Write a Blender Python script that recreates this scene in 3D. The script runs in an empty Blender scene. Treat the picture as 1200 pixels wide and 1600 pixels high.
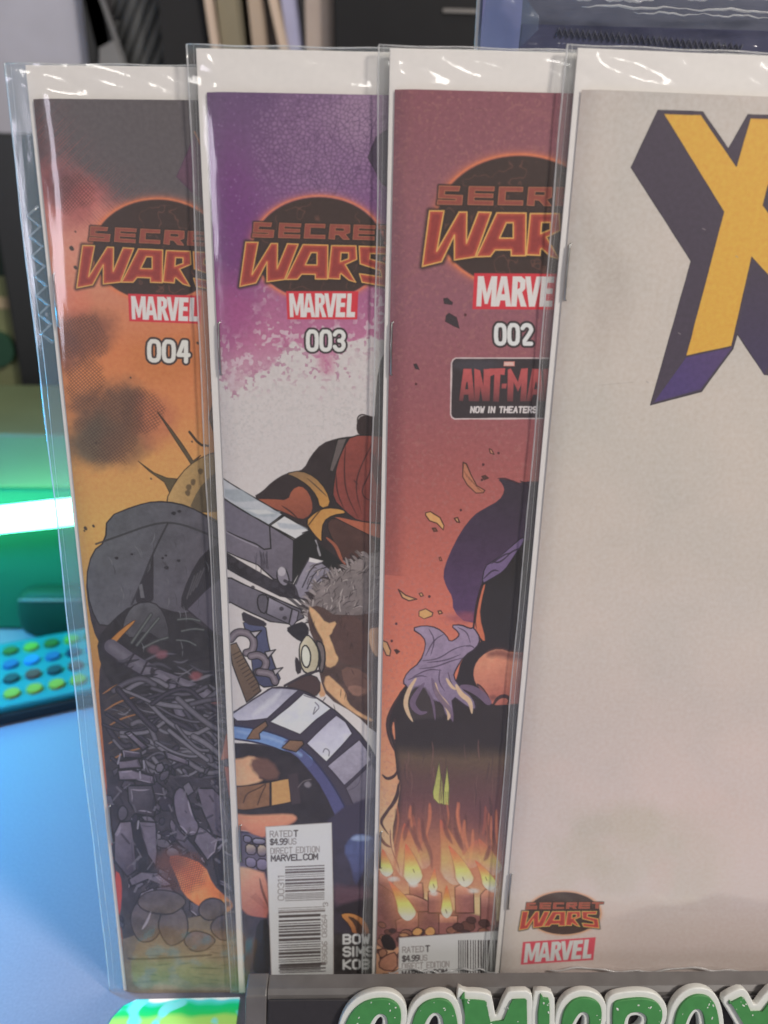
import bpy, bmesh, math, random
import numpy as np
from mathutils import Vector, Matrix

# ------------------------------------------------------------------ camera
scn = bpy.context.scene
COL = scn.collection
CAM = np.array([0.071608, -0.171712, 0.23944])
C_R = np.array([0.99920818, -0.03495204, 0.0190098])
C_U = np.array([-0.00417568, 0.38302542, 0.92372836])
C_F = np.array([0.03956743, 0.92307631, -0.38257619])
cd = bpy.data.cameras.new("camera")
cam = bpy.data.objects.new("camera", cd)
COL.objects.link(cam)
cam.matrix_world = Matrix(((C_R[0], C_U[0], -C_F[0], CAM[0]), (C_R[1], C_U[1], -C_F[1], CAM[1]),
                           (C_R[2], C_U[2], -C_F[2], CAM[2]), (0, 0, 0, 1)))
cd.sensor_fit = 'VERTICAL'
cd.sensor_height = 36.0
cd.lens = 27.0
cd.clip_start = 0.005
cd.clip_end = 50
cd.dof.use_dof = True
cd.dof.focus_distance = 0.205
cd.dof.aperture_fstop = 10.5
scn.camera = cam

# ------------------------------------------------------------------ world, lamps, exposure
w = bpy.data.worlds.new("World")
scn.world = w
w.use_nodes = True
bg = w.node_tree.nodes["Background"]
bg.inputs[0].default_value = (1.0, 0.95, 0.92, 1)
bg.inputs[1].default_value = 0.16


def lamp(name, loc, aim, size, power, col, size_y=None):
    l = bpy.data.lights.new(name, 'AREA')
    l.shape = 'RECTANGLE'
    l.size = size
    l.size_y = size_y or size
    l.energy = power
    l.color = col
    o = bpy.data.objects.new(name, l)
    COL.objects.link(o)
    o.location = loc
    d = Vector(aim) - Vector(loc)
    o.rotation_euler = d.to_track_quat('-Z', 'Y').to_euler()
    return o


lamp("ceiling_lamp", (0.80, -0.50, 0.86), (0.06, 0.02, 0.13), 0.17, 11.1, (1.0, 0.92, 0.85))
lamp("streak_light", (-0.54, -0.86, 0.41), (0.04, 0.0, 0.18), 0.12, 1.25, (0.92, 0.86, 1.0), 0.32)  # lamp added out of view to draw streaks along the bagged spines
lamp("blue_lamp", (-0.205, 0.115, 0.15), (-0.02, 0.01, 0.0), 0.05, 1.0, (0.003, 0.47, 1.0))
for k_, (x_, y_, z_) in enumerate(((0.16, -1.00, 1.22), (-0.42, -1.00, 1.10), (0.62, -1.10, 1.30))):
    lamp("glint_lamp", (x_, y_, z_), (0.08, 0.0, 0.25), 0.13, 0.95, (1.0, 0.95, 0.9))  # small unseen lamps, added for glints on the bag film
lamp("room_lamp", (0.15, 0.25, 0.95), (0.05, 0.45, 0.30), 0.25, 2.4, (1.0, 0.93, 0.88))

vs = scn.view_settings
scn.display_settings.display_device = 'sRGB'
vs.view_transform = 'Standard'
vs.look = 'None'
vs.exposure = 0.0
vs.gamma = 1.0
scn.cycles.use_denoising = True
scn.cycles.max_bounces = 10
scn.cycles.transparent_max_bounces = 48
scn.cycles.caustics_reflective = False
scn.cycles.caustics_refractive = False

# ------------------------------------------------------------------ helpers
rnd = random.Random(7)
K_LIT, VEIL = 0.78, 0.022


def lin(c):
    c = np.asarray(c, float) / 255.0
    return np.where(c <= 0.04045, c / 12.92, ((c + 0.055) / 1.055) ** 2.4)


def alb(c, k=1.0):
    """Paint value of a printed or painted colour matched by eye under the room light."""
    return np.clip((lin(c) - VEIL * k) / (K_LIT * k), 0.006, 0.86)


def px_ray(x, y):
    return C_F + C_R * ((x - 600.0) / 1200.0) - C_U * ((y - 800.0) / 1200.0)


def at_z(x, y, z):
    d = px_ray(x, y)
    return CAM + d * ((z - CAM[2]) / d[2])


def at_y(x, y, Y):
    d = px_ray(x, y)
    return CAM + d * ((Y - CAM[1]) / d[1])


def at_plane(x, y, o, n):
    d = px_ray(x, y)
    return CAM + d * (np.dot(np.asarray(o) - CAM, n) / np.dot(d, n))


def mat(name, col, rough=0.5, spec=0.5, metal=0.0, noise=0.0, scale=200.0, bump=0.0, emit=None, estr=0.0, coat=0.0):
    m = bpy.data.materials.new(name)
    m.use_nodes = True
    nt = m.node_tree
    b = nt.nodes["Principled BSDF"]
    b.inputs["Base Color"].default_value = (*col, 1)
    b.inputs["Roughness"].default_value = rough
    b.inputs["Specular IOR Level"].default_value = spec
    b.inputs["Metallic"].default_value = metal
    b.inputs["Coat Weight"].default_value = coat
    if noise or bump:
        tc = nt.nodes.new("ShaderNodeTexCoord")
        n = nt.nodes.new("ShaderNodeTexNoise")
        n.inputs["Scale"].default_value = scale
        n.inputs["Detail"].default_value = 5
        nt.links.new(tc.outputs["Object"], n.inputs["Vector"])
        if noise:
            mx = nt.nodes.new("ShaderNodeMix")
            mx.data_type = 'RGBA'
            mx.inputs[6].default_value = (*[c * (1 - noise) for c in col], 1)
            mx.inputs[7].default_value = (*[min(1, c * (1 + noise)) for c in col], 1)
            nt.links.new(n.outputs["Fac"], mx.inputs[0])
            nt.links.new(mx.outputs[2], b.inputs["Base Color"])
        if bump:
            bp = nt.nodes.new("ShaderNodeBump")
            bp.inputs["Strength"].default_value = bump
            bp.inputs["Distance"].default_value = 0.0005
            nt.links.new(n.outputs["Fac"], bp.inputs["Height"])
            nt.links.new(bp.outputs["Normal"], b.inputs["Normal"])
    if emit is not None:
        b.inputs["Emission Color"].default_value = (*emit, 1)
        b.inputs["Emission Strength"].default_value = estr
    return m


def film_mat(name, tint=(0.96, 0.97, 0.97), veil=0.065, rough=0.09, bump=0.26, scl=(150, 48, 90), milk=(0.9, 0.9, 0.88), back=0.5):
    """Clear polythene: see-through, glossy by angle, faintly milky, crinkled."""
    m = bpy.data.materials.new(name)
    m.use_nodes = True
    nt = m.node_tree
    nt.nodes.remove(nt.nodes["Principled BSDF"])
    out = nt.nodes["Material Output"]
    tr = nt.nodes.new("ShaderNodeBsdfTransparent")
    tr.inputs[0].default_value = (*tint, 1)
    df = nt.nodes.new("ShaderNodeBsdfDiffuse")
    df.inputs[0].default_value = (*milk, 1)
    gl = nt.nodes.new("ShaderNodeBsdfGlossy")
    gl.inputs["Roughness"].default_value = rough
    gl.inputs[0].default_value = (1, 1, 1, 1)
    tl = nt.nodes.new("ShaderNodeBsdfTranslucent")
    tl.inputs[0].default_value = (*milk, 1)
    m0 = nt.nodes.new("ShaderNodeMixShader")
    m0.inputs[0].default_value = back
    m1 = nt.nodes.new("ShaderNodeMixShader")
    m1.inputs[0].default_value = veil
    m2 = nt.nodes.new("ShaderNodeMixShader")
    fr = nt.nodes.new("ShaderNodeFresnel")
    geo = nt.nodes.new("ShaderNodeNewGeometry")
    ior = nt.nodes.new("ShaderNodeMapRange")        # thin sheet: the same reflection from either side
    ior.inputs[3].default_value = 1.5
    ior.inputs[4].default_value = 1 / 1.5
    nt.links.new(geo.outputs["Backfacing"], ior.inputs[0])
    nt.links.new(ior.outputs[0], fr.inputs[0])
    tc = nt.nodes.new("ShaderNodeTexCoord")
    mp = nt.nodes.new("ShaderNodeMapping")
    mp.inputs["Scale"].default_value = scl
    n = nt.nodes.new("ShaderNodeTexNoise")
    n.inputs["Scale"].default_value = 1.0
    n.inputs["Detail"].default_value = 2.5
    bp = nt.nodes.new("ShaderNodeBump")
    bp.inputs["Strength"].default_value = bump
    bp.inputs["Distance"].default_value = 0.0006
    L = nt.links.new
    L(tc.outputs["Object"], mp.inputs[0])
    L(mp.outputs[0], n.inputs["Vector"])
    L(n.outputs["Fac"], bp.inputs["Height"])
    L(bp.outputs["Normal"], gl.inputs["Normal"])
    L(bp.outputs["Normal"], fr.inputs["Normal"])
    L(tr.outputs[0], m1.inputs[1])
    L(df.outputs[0], m0.inputs[1])
    L(tl.outputs[0], m0.inputs[2])
    L(m0.outputs[0], m1.inputs[2])
    L(fr.outputs[0], m2.inputs[0])
    L(m1.outputs[0], m2.inputs[1])
    L(gl.outputs[0], m2.inputs[2])
    L(m2.outputs[0], out.inputs[0])
    return m


def link(name, me, parent=None, m=None, smooth=False):
    o = bpy.data.objects.new(name, me)
    COL.objects.link(o)
    if parent is not None:
        o.parent = parent
    if m is not None:
        me.materials.clear()
        me.materials.append(m)
    if smooth:
        for p in me.polygons:
            p.use_smooth = True
    return o


def tag(o, label=None, cat=None, group=None, kind=None):
    for k, v in (("label", label), ("category", cat), ("group", group), ("kind", kind)):
        if v:
            o[k] = v
    return o


def empty(name, M, label, cat, group=None):
    o = bpy.data.objects.new(name, None)
    o.empty_display_size = 0.02
    COL.objects.link(o)
    o.matrix_world = M
    return tag(o, label, cat, group)


def mesh_bm(bm):
    me = bpy.data.meshes.new("m")
    bmesh.ops.recalc_face_normals(bm, faces=bm.faces)
    bm.to_mesh(me)
    bm.free()
    return me


def add_box(bm, lo, hi, bev=0.0, M=None):
    r = bmesh.ops.create_cube(bm, size=1.0)
    vs_ = r["verts"]
    lo, hi = Vector(lo), Vector(hi)
    for v in vs_:
        v.co = Vector([lo[i] + (v.co[i] + 0.5) * (hi[i] - lo[i]) for i in range(3)])
    if bev:
        es = list({e for v in vs_ for e in v.link_edges})
        r2 = bmesh.ops.bevel(bm, geom=es, offset=bev, segments=2, profile=0.5, affect='EDGES')
        vs_ = list({v for f in r2["faces"] for v in f.verts} | {v for v in vs_ if v.is_valid})
    if M is not None:
        for v in vs_:
            v.co = M @ v.co
    return vs_


def box(name, lo, hi, m, parent=None, bev=0.0, M=None):
    bm = bmesh.new()
    add_box(bm, lo, hi, bev, M)
    return link(name, mesh_bm(bm), parent, m)


def tube_mesh(pts, r, seg=8, closed_caps=True, flat=1.0):
    bm = bmesh.new()
    P = [Vector(p) for p in pts]
    rings = []
    for i, p in enumerate(P):
        d = (P[min(i + 1, len(P) - 1)] - P[max(i - 1, 0)]).normalized()
        a = d.cross(Vector((0, 0, 1)))
        if a.length < 1e-3:
            a = d.cross(Vector((1, 0, 0)))
        a.normalize()
        b = d.cross(a)
        rr = r[i] if hasattr(r, "__len__") else r
        rings.append([bm.verts.new(p + a * (math.cos(t) * rr) + b * (math.sin(t) * rr * flat))
                      for t in [2 * math.pi * k / seg for k in range(seg)]])
    for i in range(len(rings) - 1):
        for k in range(seg):
            bm.faces.new((rings[i][k], rings[i][(k + 1) % seg], rings[i + 1][(k + 1) % seg], rings[i + 1][k]))
    if closed_caps:
        bm.faces.new(rings[0])
        bm.faces.new(rings[-1])
    return mesh_bm(bm)


def grid_mesh(fn, us, vs_, uvf=None):
    nu, nv = len(us), len(vs_)
    co = [fn(u, v) for v in vs_ for u in us]
    fa = [(j * nu + i, j * nu + i + 1, (j + 1) * nu + i + 1, (j + 1) * nu + i) for j in range(nv - 1) for i in range(nu - 1)]
    me = bpy.data.meshes.new("m")
    me.from_pydata(co, [], fa)
    if uvf:
        uv = me.uv_layers.new(name="UVMap")
        for p in me.polygons:
            for li in p.loop_indices:
                k = me.loops[li].vertex_index
                uv.data[li].uv = uvf(us[k % nu], vs_[k // nu])
    me.update()
    return me


def prism(name, pts, th, m, parent=None, bev=0.0, M=None):
    """Closed outline (local x, y) given thickness th along +z."""
    bm = bmesh.new()
    a = [bm.verts.new((p[0], p[1], 0)) for p in pts]
    f = bm.faces.new(a)
    r = bmesh.ops.extrude_face_region(bm, geom=[f])
    for v in r["geom"]:
        if isinstance(v, bmesh.types.BMVert):
            v.co.z += th
    if bev:
        es = [e for e in bm.edges if abs(e.verts[0].co.z - e.verts[1].co.z) < 1e-9 and e.verts[0].co.z > th * .5]
        bmesh.ops.bevel(bm, geom=es, offset=bev, segments=2, profile=0.5, affect='EDGES')
    if M is not None:
        bmesh.ops.transform(bm, matrix=M, verts=bm.verts)
    return link(name, mesh_bm(bm), parent, m)


def lerp_stops(v, stops):
    ys = [s[0] for s in stops]
    return np.stack([np.interp(v, ys, [s[1][k] for s in stops]) for k in range(3)], -1)


def chaikin(P, n=2, closed=True):
    P = np.asarray(P, float)
    for _ in range(n):
        if closed:
            Q = np.roll(P, -1, 0)
            P = np.stack([.75 * P + .25 * Q, .25 * P + .75 * Q], 1).reshape(-1, 2)
        else:
            a, b = P[:-1], P[1:]
            mid = np.stack([.75 * a + .25 * b, .25 * a + .75 * b], 1).reshape(-1, 2)
            P = np.vstack([P[:1], mid, P[-1:]])
    return P


# ------------------------------------------------------------------ setting
table = tag(box("table_top", (-1.2, -0.6, -0.03), (1.2, 0.9, 0.0),
                mat("pale_blue_laminate", (0.295, 0.30, 0.395), 0.5, 0.3, noise=0.16, scale=1100, bump=0.12)), kind="structure")
wall = tag(box("back_wall", (-2.5, 0.92, -0.8), (2.5, 0.97, 2.2),
               mat("dark_wall_paint", (0.045, 0.043, 0.045), 0.8, 0.2, noise=0.1, scale=12)), kind="structure")
floor = tag(box("floor", (-2.5, -2.5, -0.86), (2.5, 0.92, -0.8),
                mat("grey_floor", (0.12, 0.11, 0.10), 0.6, 0.3, noise=0.1, scale=9)), kind="structure")
# ------------------------------------------------------------------ print: a small painter for the flat printed covers
CW, CH = 0.168, 0.260            # a comic cover in metres
LEAN, SH = math.radians(7), 0.022689
POSE = [(-0.000889, 0.011386, 0.000246), (0.037629, 0.003301, 0.002242),
        (0.079221, -0.00238, 0.003455), (0.117663, -0.016242, 0.004057)]


def frame(i):
    x0, rot, z0 = POSE[i]
    O = np.array([x0, -0.003 * i, z0])
    ea = np.array([1, -math.sin(SH), 0.0])
    ea /= np.linalg.norm(ea)
    eb = np.array([0, math.sin(LEAN), math.cos(LEAN)])
    eb -= ea * (eb @ ea)
    eb /= np.linalg.norm(eb)
    es = ea * math.cos(rot) + eb * math.sin(rot)
    et = -ea * math.sin(rot) + eb * math.cos(rot)
    return O, es, et, np.cross(es, et)


def vnoise(x, y, seed=0):
    xi, yi = np.floor(x), np.floor(y)
    fx, fy = x - xi, y - yi
    fx, fy = fx * fx * (3 - 2 * fx), fy * fy * (3 - 2 * fy)

    def h(a, b):
        v = np.sin(a * 127.1 + b * 311.7 + seed * 74.7) * 43758.5453
        return v - np.floor(v)
    return (h(xi, yi) * (1 - fx) + h(xi + 1, yi) * fx) * (1 - fy) + (h(xi, yi + 1) * (1 - fx) + h(xi + 1, yi + 1) * fx) * fy


def fbm(x, y, sc, oc=4, seed=0):
    v, a, t = 0, .5, 0
    for o in range(oc):
        v = v + a * vnoise(x / sc, y / sc, seed + o * 3.1)
        t += a
        a *= .5
        sc *= .5
    return v / t


def sstep(a, b, x):
    t = np.clip((x - a) / (b - a), 0, 1)
    return t * t * (3 - 2 * t)


FONT = {'A': "06 20 46;14 34", 'B': "06 00 30 41 42 33 03;33 44 45 36 06", 'C': "41 30 10 01 05 16 36 45", 'D': "06 26 45 41 20 00 06",
        'E': "40 00 06 46;03 33", 'H': "00 06;40 46;03 43", 'I': "20 26", 'K': "00 06;40 03 46", 'L': "00 06 46",
        'M': "06 00 24 40 46", 'N': "06 00 46 40", 'O': "10 01 05 16 36 45 41 30 10", 'R': "06 00 30 41 42 33 03;23 46",
        'S': "41 30 10 01 02 13 33 44 45 36 16 05", 'T': "00 40;20 26", 'U': "00 05 16 36 45 40", 'V': "00 26 40",
        'W': "00 16 22 36 40", '0': "10 01 05 16 36 45 41 30 10", '1': "11 20 26", '2': "01 10 30 41 42 06 46",
        '3': "01 10 30 41 42 33 23;33 44 45 36 16 05", '4': "36 30 20 04 44", '5': "40 00 03 33 44 45 36 16 05",
        '6': "40 20 02 05 16 36 45 44 33 13 04", '8': "13 02 01 10 30 41 42 33 13 04 05 16 36 45 44 33",
        '9': "06 26 44 41 30 10 01 02 13 33 42", '$': "41 30 10 01 02 13 33 44 45 36 16 05;20 26", '.': "26 26"}
MARVEL = [[[(.04, .08), (.10, .08), (.14, .55), (.18, .08), (.24, .08), (.24, .92), (.19, .92), (.19, .45), (.155, .85), (.125, .85), (.09, .45), (.09, .92), (.04, .92)]],
          [[(.28, .08), (.34, .08), (.40, .92), (.345, .92), (.335, .75), (.285, .75), (.275, .92), (.225, .92)], [(.31, .3), (.328, .58), (.292, .58)]],
          [[(.40, .08), (.49, .08), (.535, .18), (.535, .42), (.505, .52), (.56, .92), (.50, .92), (.46, .58), (.455, .92), (.40, .92)], [(.455, .22), (.48, .25), (.48, .40), (.455, .44)]],
          [[(.53, .08), (.585, .08), (.615, .6), (.645, .08), (.70, .08), (.645, .92), (.585, .92)]],
          [[(.70, .08), (.83, .08), (.83, .25), (.765, .25), (.76, .41), (.82, .41), (.82, .56), (.755, .56), (.752, .75), (.825, .75), (.825, .92), (.69, .92)]],
          [[(.85, .08), (.91, .08), (.905, .74), (.965, .74), (.965, .92), (.845, .92)]]]
WARS = [[[(285, 438), (375, 438), (330, 690), (470, 445), (518, 445), (515, 640), (590, 445), (670, 448), (570, 725), (440, 745), (440, 590), (360, 755), (240, 785)]],
        [[(705, 450), (888, 452), (885, 718), (795, 718), (795, 682), (695, 682), (665, 722), (578, 725)], [(765, 512), (808, 512), (808, 608), (722, 608)]],
        [[(915, 455), (1095, 455), (1100, 560), (1015, 602), (1092, 738), (1040, 722), (985, 672), (978, 680), (975, 716), (890, 712)], [(985, 510), (1040, 510), (1040, 555), (980, 580)]],
        [[(1118, 457), (1330, 462), (1318, 515), (1200, 512), (1196, 555), (1345, 600), (1362, 775), (1140, 738), (1120, 672), (1285, 695), (1275, 645), (1125, 595)]]]
_S = [[(345, 282), (475, 285), (468, 313), (380, 311), (377, 337), (492, 342), (486, 400), (333, 396), (337, 370), (450, 374), (452, 362), (340, 357)]]
_E = [[(532, 285), (690, 288), (687, 313), (568, 310), (566, 330), (682, 332), (680, 355), (564, 352), (562, 373), (682, 376), (680, 402), (524, 398)]]
SECRET = [_S, _E,
          [[(722, 288), (868, 290), (866, 317), (760, 315), (756, 373), (868, 375), (866, 402), (712, 400)]],
          [[(905, 290), (1050, 292), (1048, 352), (1015, 366), (1046, 406), (1000, 405), (970, 371), (940, 369), (938, 405), (894, 402)], [(945, 316), (1008, 318), (1006, 342), (942, 340)]],
          [[(x + 548, y + 6) for x, y in _E[0]]],
          [[(1262, 294), (1420, 297), (1417, 322), (1352, 320), (1346, 408), (1308, 406), (1313, 320), (1258, 318)]]]


class Art:
    TW, TH = 1150, 1780

    def __init__(s, i, base):
        O, es, et, n = frame(i)
        u = (np.arange(s.TW) + .5) / s.TW * CW
        v = (np.arange(s.TH) + .5) / s.TH * CH
        P = (O - CAM)[None, None] + u[None, :, None] * es + v[:, None, None] * et
        z = P @ C_F
        s.X = 600 + 1200 * (P @ C_R) / z
        s.Y = 800 - 1200 * (P @ C_U) / z
        s.O, s.es, s.et, s.n = O, es, et, n
        s.img = np.zeros((s.TH, s.TW, 3))
        s.img[:] = base

    def uv(s, x, y):
        P = at_plane(x, y, s.O, s.n) - s.O
        return P @ s.es / CW * s.TW, P @ s.et / CH * s.TH

    def win(s, x0, y0, x1, y1):
        c = [s.uv(x, y) for x in (x0, x1) for y in (y0, y1)]
        a0 = int(max(0, min(p[0] for p in c) - 2)); a1 = int(min(s.TW, max(p[0] for p in c) + 3))
        b0 = int(max(0, min(p[1] for p in c) - 2)); b1 = int(min(s.TH, max(p[1] for p in c) + 3))
        return (slice(b0, max(b0, b1)), slice(a0, max(a0, a1)))

    def put(s, W, col, a):
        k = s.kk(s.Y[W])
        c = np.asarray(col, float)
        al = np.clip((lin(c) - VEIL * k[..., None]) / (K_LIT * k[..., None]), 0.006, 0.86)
        s.img[W] = s.img[W] * (1 - a[..., None]) + al * a[..., None]

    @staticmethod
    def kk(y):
        return np.interp(y, [100, 700, 1100, 1520], [1.04, 1.0, 0.92, 0.60])  # print colours lightened towards the foot to offset the dimmer light there

    def sdf(s, rings, pad=8):
        pts = np.vstack([np.asarray(r, float) for r in rings])
        W = s.win(pts[:, 0].min() - pad, pts[:, 1].min() - pad, pts[:, 0].max() + pad, pts[:, 1].max() + pad)
        X, Y = s.X[W], s.Y[W]
        d2 = np.full(X.shape, 1e9)
        ins = np.zeros(X.shape, bool)
        for r in rings:
            r = np.asarray(r, float)
            for (ax, ay), (bx, by) in zip(r, np.roll(r, -1, 0)):
                ex, ey = bx - ax, by - ay
                t = np.clip(((X - ax) * ex + (Y - ay) * ey) / (ex * ex + ey * ey + 1e-9), 0, 1)
                d2 = np.minimum(d2, (X - ax - t * ex) ** 2 + (Y - ay - t * ey) ** 2)
                if ay != by:
                    ins ^= ((ay > Y) != (by > Y)) & (X < ax + (Y - ay) * ex / ey)
        d = np.sqrt(d2)
        return W, np.where(ins, -d, d)

    def poly(s, pts, col, ol=None, lw=1.6, sm=0, alpha=1.0, soft=.7, grad=None, tex=.0):
        """Fill; ol outlines in ink; grad = (colour2, dx, dy) blends across the shape; tex mottles it."""
        P = chaikin(pts, sm) if sm else np.asarray(pts, float)
        W, d = s.sdf([P], lw + soft + 4)
        if d.size == 0:
            return
        c = np.asarray(col, float)
        if grad is not None:
            c2, gx, gy = grad
            q = (s.X[W] - P[:, 0].min()) / max(1, np.ptp(P[:, 0])) * gx + (s.Y[W] - P[:, 1].min()) / max(1, np.ptp(P[:, 1])) * gy
            q = np.clip(q, 0, 1)[..., None]
            c = c * (1 - q) + np.asarray(c2, float) * q
        if tex:
            c = c * (1 + tex * (fbm(s.X[W], s.Y[W], 14, 3, len(P)) - .5) * 2)[..., None]
        s.put(W, c, np.clip(.5 - d / (2 * soft), 0, 1) * alpha)
        if ol is not None:
            wv = lw * (.55 + .9 * fbm(s.X[W], s.Y[W], 22, 2, 5))
            s.put(W, ol, np.clip((wv / 2 + .6 - np.abs(d)) / 1.2, 0, 1) * alpha)

    def line(s, pts, w, col, alpha=1.0, sm=1, taper=False, soft=.6, sh=None):
        """Ink stroke; sh adds a lit ridge of that colour along its middle (pipes, cables)."""
        P = chaikin(pts, sm, False) if sm and len(pts) > 2 else np.asarray(pts, float)
        W = s.win(P[:, 0].min() - w - 2, P[:, 1].min() - w - 2, P[:, 0].max() + w + 2, P[:, 1].max() + w + 2)
        X, Y = s.X[W], s.Y[W]
        if X.size == 0:
            return
        best = np.full(X.shape, 1e9)
        n = len(P) - 1
        for k in range(n):
            (ax, ay), (bx, by) = P[k], P[k + 1]
            ex, ey = bx - ax, by - ay
            t = np.clip(((X - ax) * ex + (Y - ay) * ey) / (ex * ex + ey * ey + 1e-9), 0, 1)
            d = np.sqrt((X - ax - t * ex) ** 2 + (Y - ay - t * ey) ** 2)
            ww = w / 2
            if taper:
                q = (k + t) / n
                ww = w / 2 * np.sin(np.pi * np.clip(q * .9 + .08, 0, 1))
            best = np.minimum(best, d - ww)
        s.put(W, col, np.clip(.5 - best / (2 * soft), 0, 1) * alpha)
        if sh is not None:
            s.put(W, sh, np.clip(-best / (w * .5) - .25, 0, 1) * .9 * alpha)

    def blob(s, cx, cy, rx, ry, col, alpha=1.0, edge=.35, sc=30, seed=0, amp=.6):
        W = s.win(cx - rx * 1.8, cy - ry * 1.8, cx + rx * 1.8, cy + ry * 1.8)
        X, Y = s.X[W], s.Y[W]
        if X.size == 0:
            return
        r = np.sqrt(((X - cx) / rx) ** 2 + ((Y - cy) / ry) ** 2) + amp * (fbm(X, Y, sc, 4, seed) - .5)
        s.put(W, col, (1 - sstep(1 - edge, 1 + edge, r)) * alpha)

    def hatch(s, cx, cy, rx, ry, col, alpha=.7, pitch=5, ang=(45, -45), seed=0):
        W = s.win(cx - rx * 1.6, cy - ry * 1.6, cx + rx * 1.6, cy + ry * 1.6)
        X, Y = s.X[W], s.Y[W]
        if X.size == 0:
            return
        r = np.sqrt(((X - cx) / rx) ** 2 + ((Y - cy) / ry) ** 2) + .9 * (fbm(X, Y, 34, 3, seed) - .5)
        for k, a in enumerate(ang):
            a = math.radians(a + 7 * math.sin(seed + k))
            p = X * math.cos(a) + Y * math.sin(a) + 3 * fbm(X, Y, 25, 2, seed + 9)
            q = -X * math.sin(a) + Y * math.cos(a)
            ph = np.abs((p / pitch) % 1 - .5) * 2
            m = vnoise(np.floor(p / pitch) * 3.3, q / 22, seed + k)
            s.put(W, col, sstep(.45, .75, ph) * (1 - sstep(.55 + .35 * m, 1.0 + .2 * m, r)) * alpha)

    def letters(s, groups, f, col, **k):
        for g in groups:
            rings = [[f(*p) for p in r] for r in g]
            W, d = s.sdf(rings)
            s.put(W, col, np.clip(.5 - d / 1.2, 0, 1))

    def text(s, t, x, y, cw, ch, gap, w, col, slope=0.0, rot=False, slant=0.0, outline=None, alpha=1.0, sm=0):
        """Text along +x (rot: reading upwards); x, y top left of the first glyph."""
        cx = 0.0
        segs = []
        for c in t:
            if c in FONT:
                iw = 0.0 if c in "I1." else cw
                for st in FONT[c].split(";"):
                    pts = [((0 if c in "I1." and not (c == '1' and p[0] == '1') else int(p[0]) / 4 * cw) - (cw * .25 if c == '1' and p[0] == '1' else 0), int(p[1]) / 6 * ch) for p in st.split()]
                    if c == '1':
                        pts = [(-cw * .3, ch / 6), (0, 0), (0, ch)]
                    if c == '.':
                        pts = [(0, ch), (0.01, ch)]
                    q = [(cx + a + slant * (ch - b) + (cw * .3 if c == '1' else 0), b) for a, b in pts]
                    q = [(x + a, y + b + slope * a) if not rot else (x + b, y - a) for a, b in q]
                    segs.append(q)
                cx += (cw * .35 if c == '1' else iw) + gap + (w * .5 if c in "I1." else 0)
            else:
                cx += cw * .6 + gap
        if outline:
            for q in segs:
                s.line(q, w + outline[1] * 2, outline[0], alpha, sm if len(q) > 5 else 0)
        for q in segs:
            s.line(q, w, col, alpha, sm if len(q) > 5 else 0)

    def marvel(s, q, red=(205, 62, 72), white=(222, 214, 210)):
        (x0, y0), (x1, y1), (x2, y2), (x3, y3) = q     # tl, tr, br, bl
        def f(a, b):
            return ((x0 * (1 - a) + x1 * a) * (1 - b) + (x3 * (1 - a) + x2 * a) * b, (y0 * (1 - a) + y1 * a) * (1 - b) + (y3 * (1 - a) + y2 * a) * b)
        s.poly(q, red)
        s.letters(MARVEL, f, white)

    def logo(s, f, cx, cy, rx, ry, wsc=1.0, small=False):
        """The round title badge: dark disc with a glowing rim, two lines of lettering."""
        W = s.win(cx - rx - 14, cy - ry - 14, cx + rx + 14, cy + ry + 14)
        X, Y = s.X[W], s.Y[W]
        r = (np.sqrt(((X - cx) / rx) ** 2 + ((Y - cy) / ry) ** 2) - 1) * ry * (.5 + .5 * rx / ry)
        s.put(W, (232, 128, 88), np.exp(-np.abs(r) / (4.0 * wsc)) * .95)
        s.put(W, (70, 57, 54), 1 - sstep(-4.5 * wsc, -1.0 * wsc, r))
        if not small:
            cr = np.abs(fbm(X, Y, 26, 3, 3) - .5)
            s.put(W, (118, 82, 72), (1 - sstep(0, .03, cr)) * (1 - sstep(-14, -8, r)) * .55)
        for g, big in [(g, 0) for g in SECRET] + [(g, 1) for g in WARS]:
            rings = [[f(*p) for p in rr] for rr in g]
            W, d = s.sdf(rings, 12)
            s.put(W, (62, 52, 50), (1 - sstep(2.0 * wsc, (8.5 if big else 5) * wsc, d)) * .88)
        for g, big in [(g, 0) for g in SECRET] + [(g, 1) for g in WARS]:
            rings = [[f(*p) for p in rr] for rr in g]
            W, d = s.sdf(rings, 12)
            if big:
                e = np.clip(-d / (6.5 * wsc), 0, 1)[..., None]
                c = np.array([198, 96, 72.]) * (1 - e) + np.array([148, 66, 63.]) * e
            else:
                c = np.array([146, 80, 70.])
            s.put(W, c, np.clip(.5 - d / 1.2, 0, 1))
            s.put(W, (226, 170, 100) if big else (178, 116, 88), np.clip(((1.5 if big else 1.0) * max(wsc, .55) - np.abs(d)) / 1.0, 0, 1))

    def flame(s, x, y, w, h, lean=0.0, a=1.0):
        W = s.win(x - w * 2.2 - abs(lean), y - h * 1.4, x + w * 2.2 + abs(lean), y + w)
        X, Y = s.X[W], s.Y[W]
        if X.size == 0:
            return
        t = (y - Y) / h
        xc = x + lean * np.clip(t, 0, 1.2) ** 1.6
        wid = w * np.sqrt(np.clip((t + .12) * 4, 0, 1)) * np.clip(1 - t, 0, 1) ** .75 + .01
        q = np.abs(X - xc) / wid
        ok = (t > -.12) & (t < 1)
        gl = np.exp(-(((X - xc) / (w * 1.7)) ** 2 + ((t - .35) / .75) ** 2) * 1.3)
        s.put(W, (226, 128, 92), gl * .62 * a)
        c = lerp_stops(np.clip(t, 0, 1), [(0, (246, 226, 170)), (.3, (238, 196, 110)), (.6, (230, 138, 82)), (1, (206, 92, 72))])
        s.put(W, c, np.where(ok, 1 - sstep(.8, 1.02, q), 0) * a)
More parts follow.
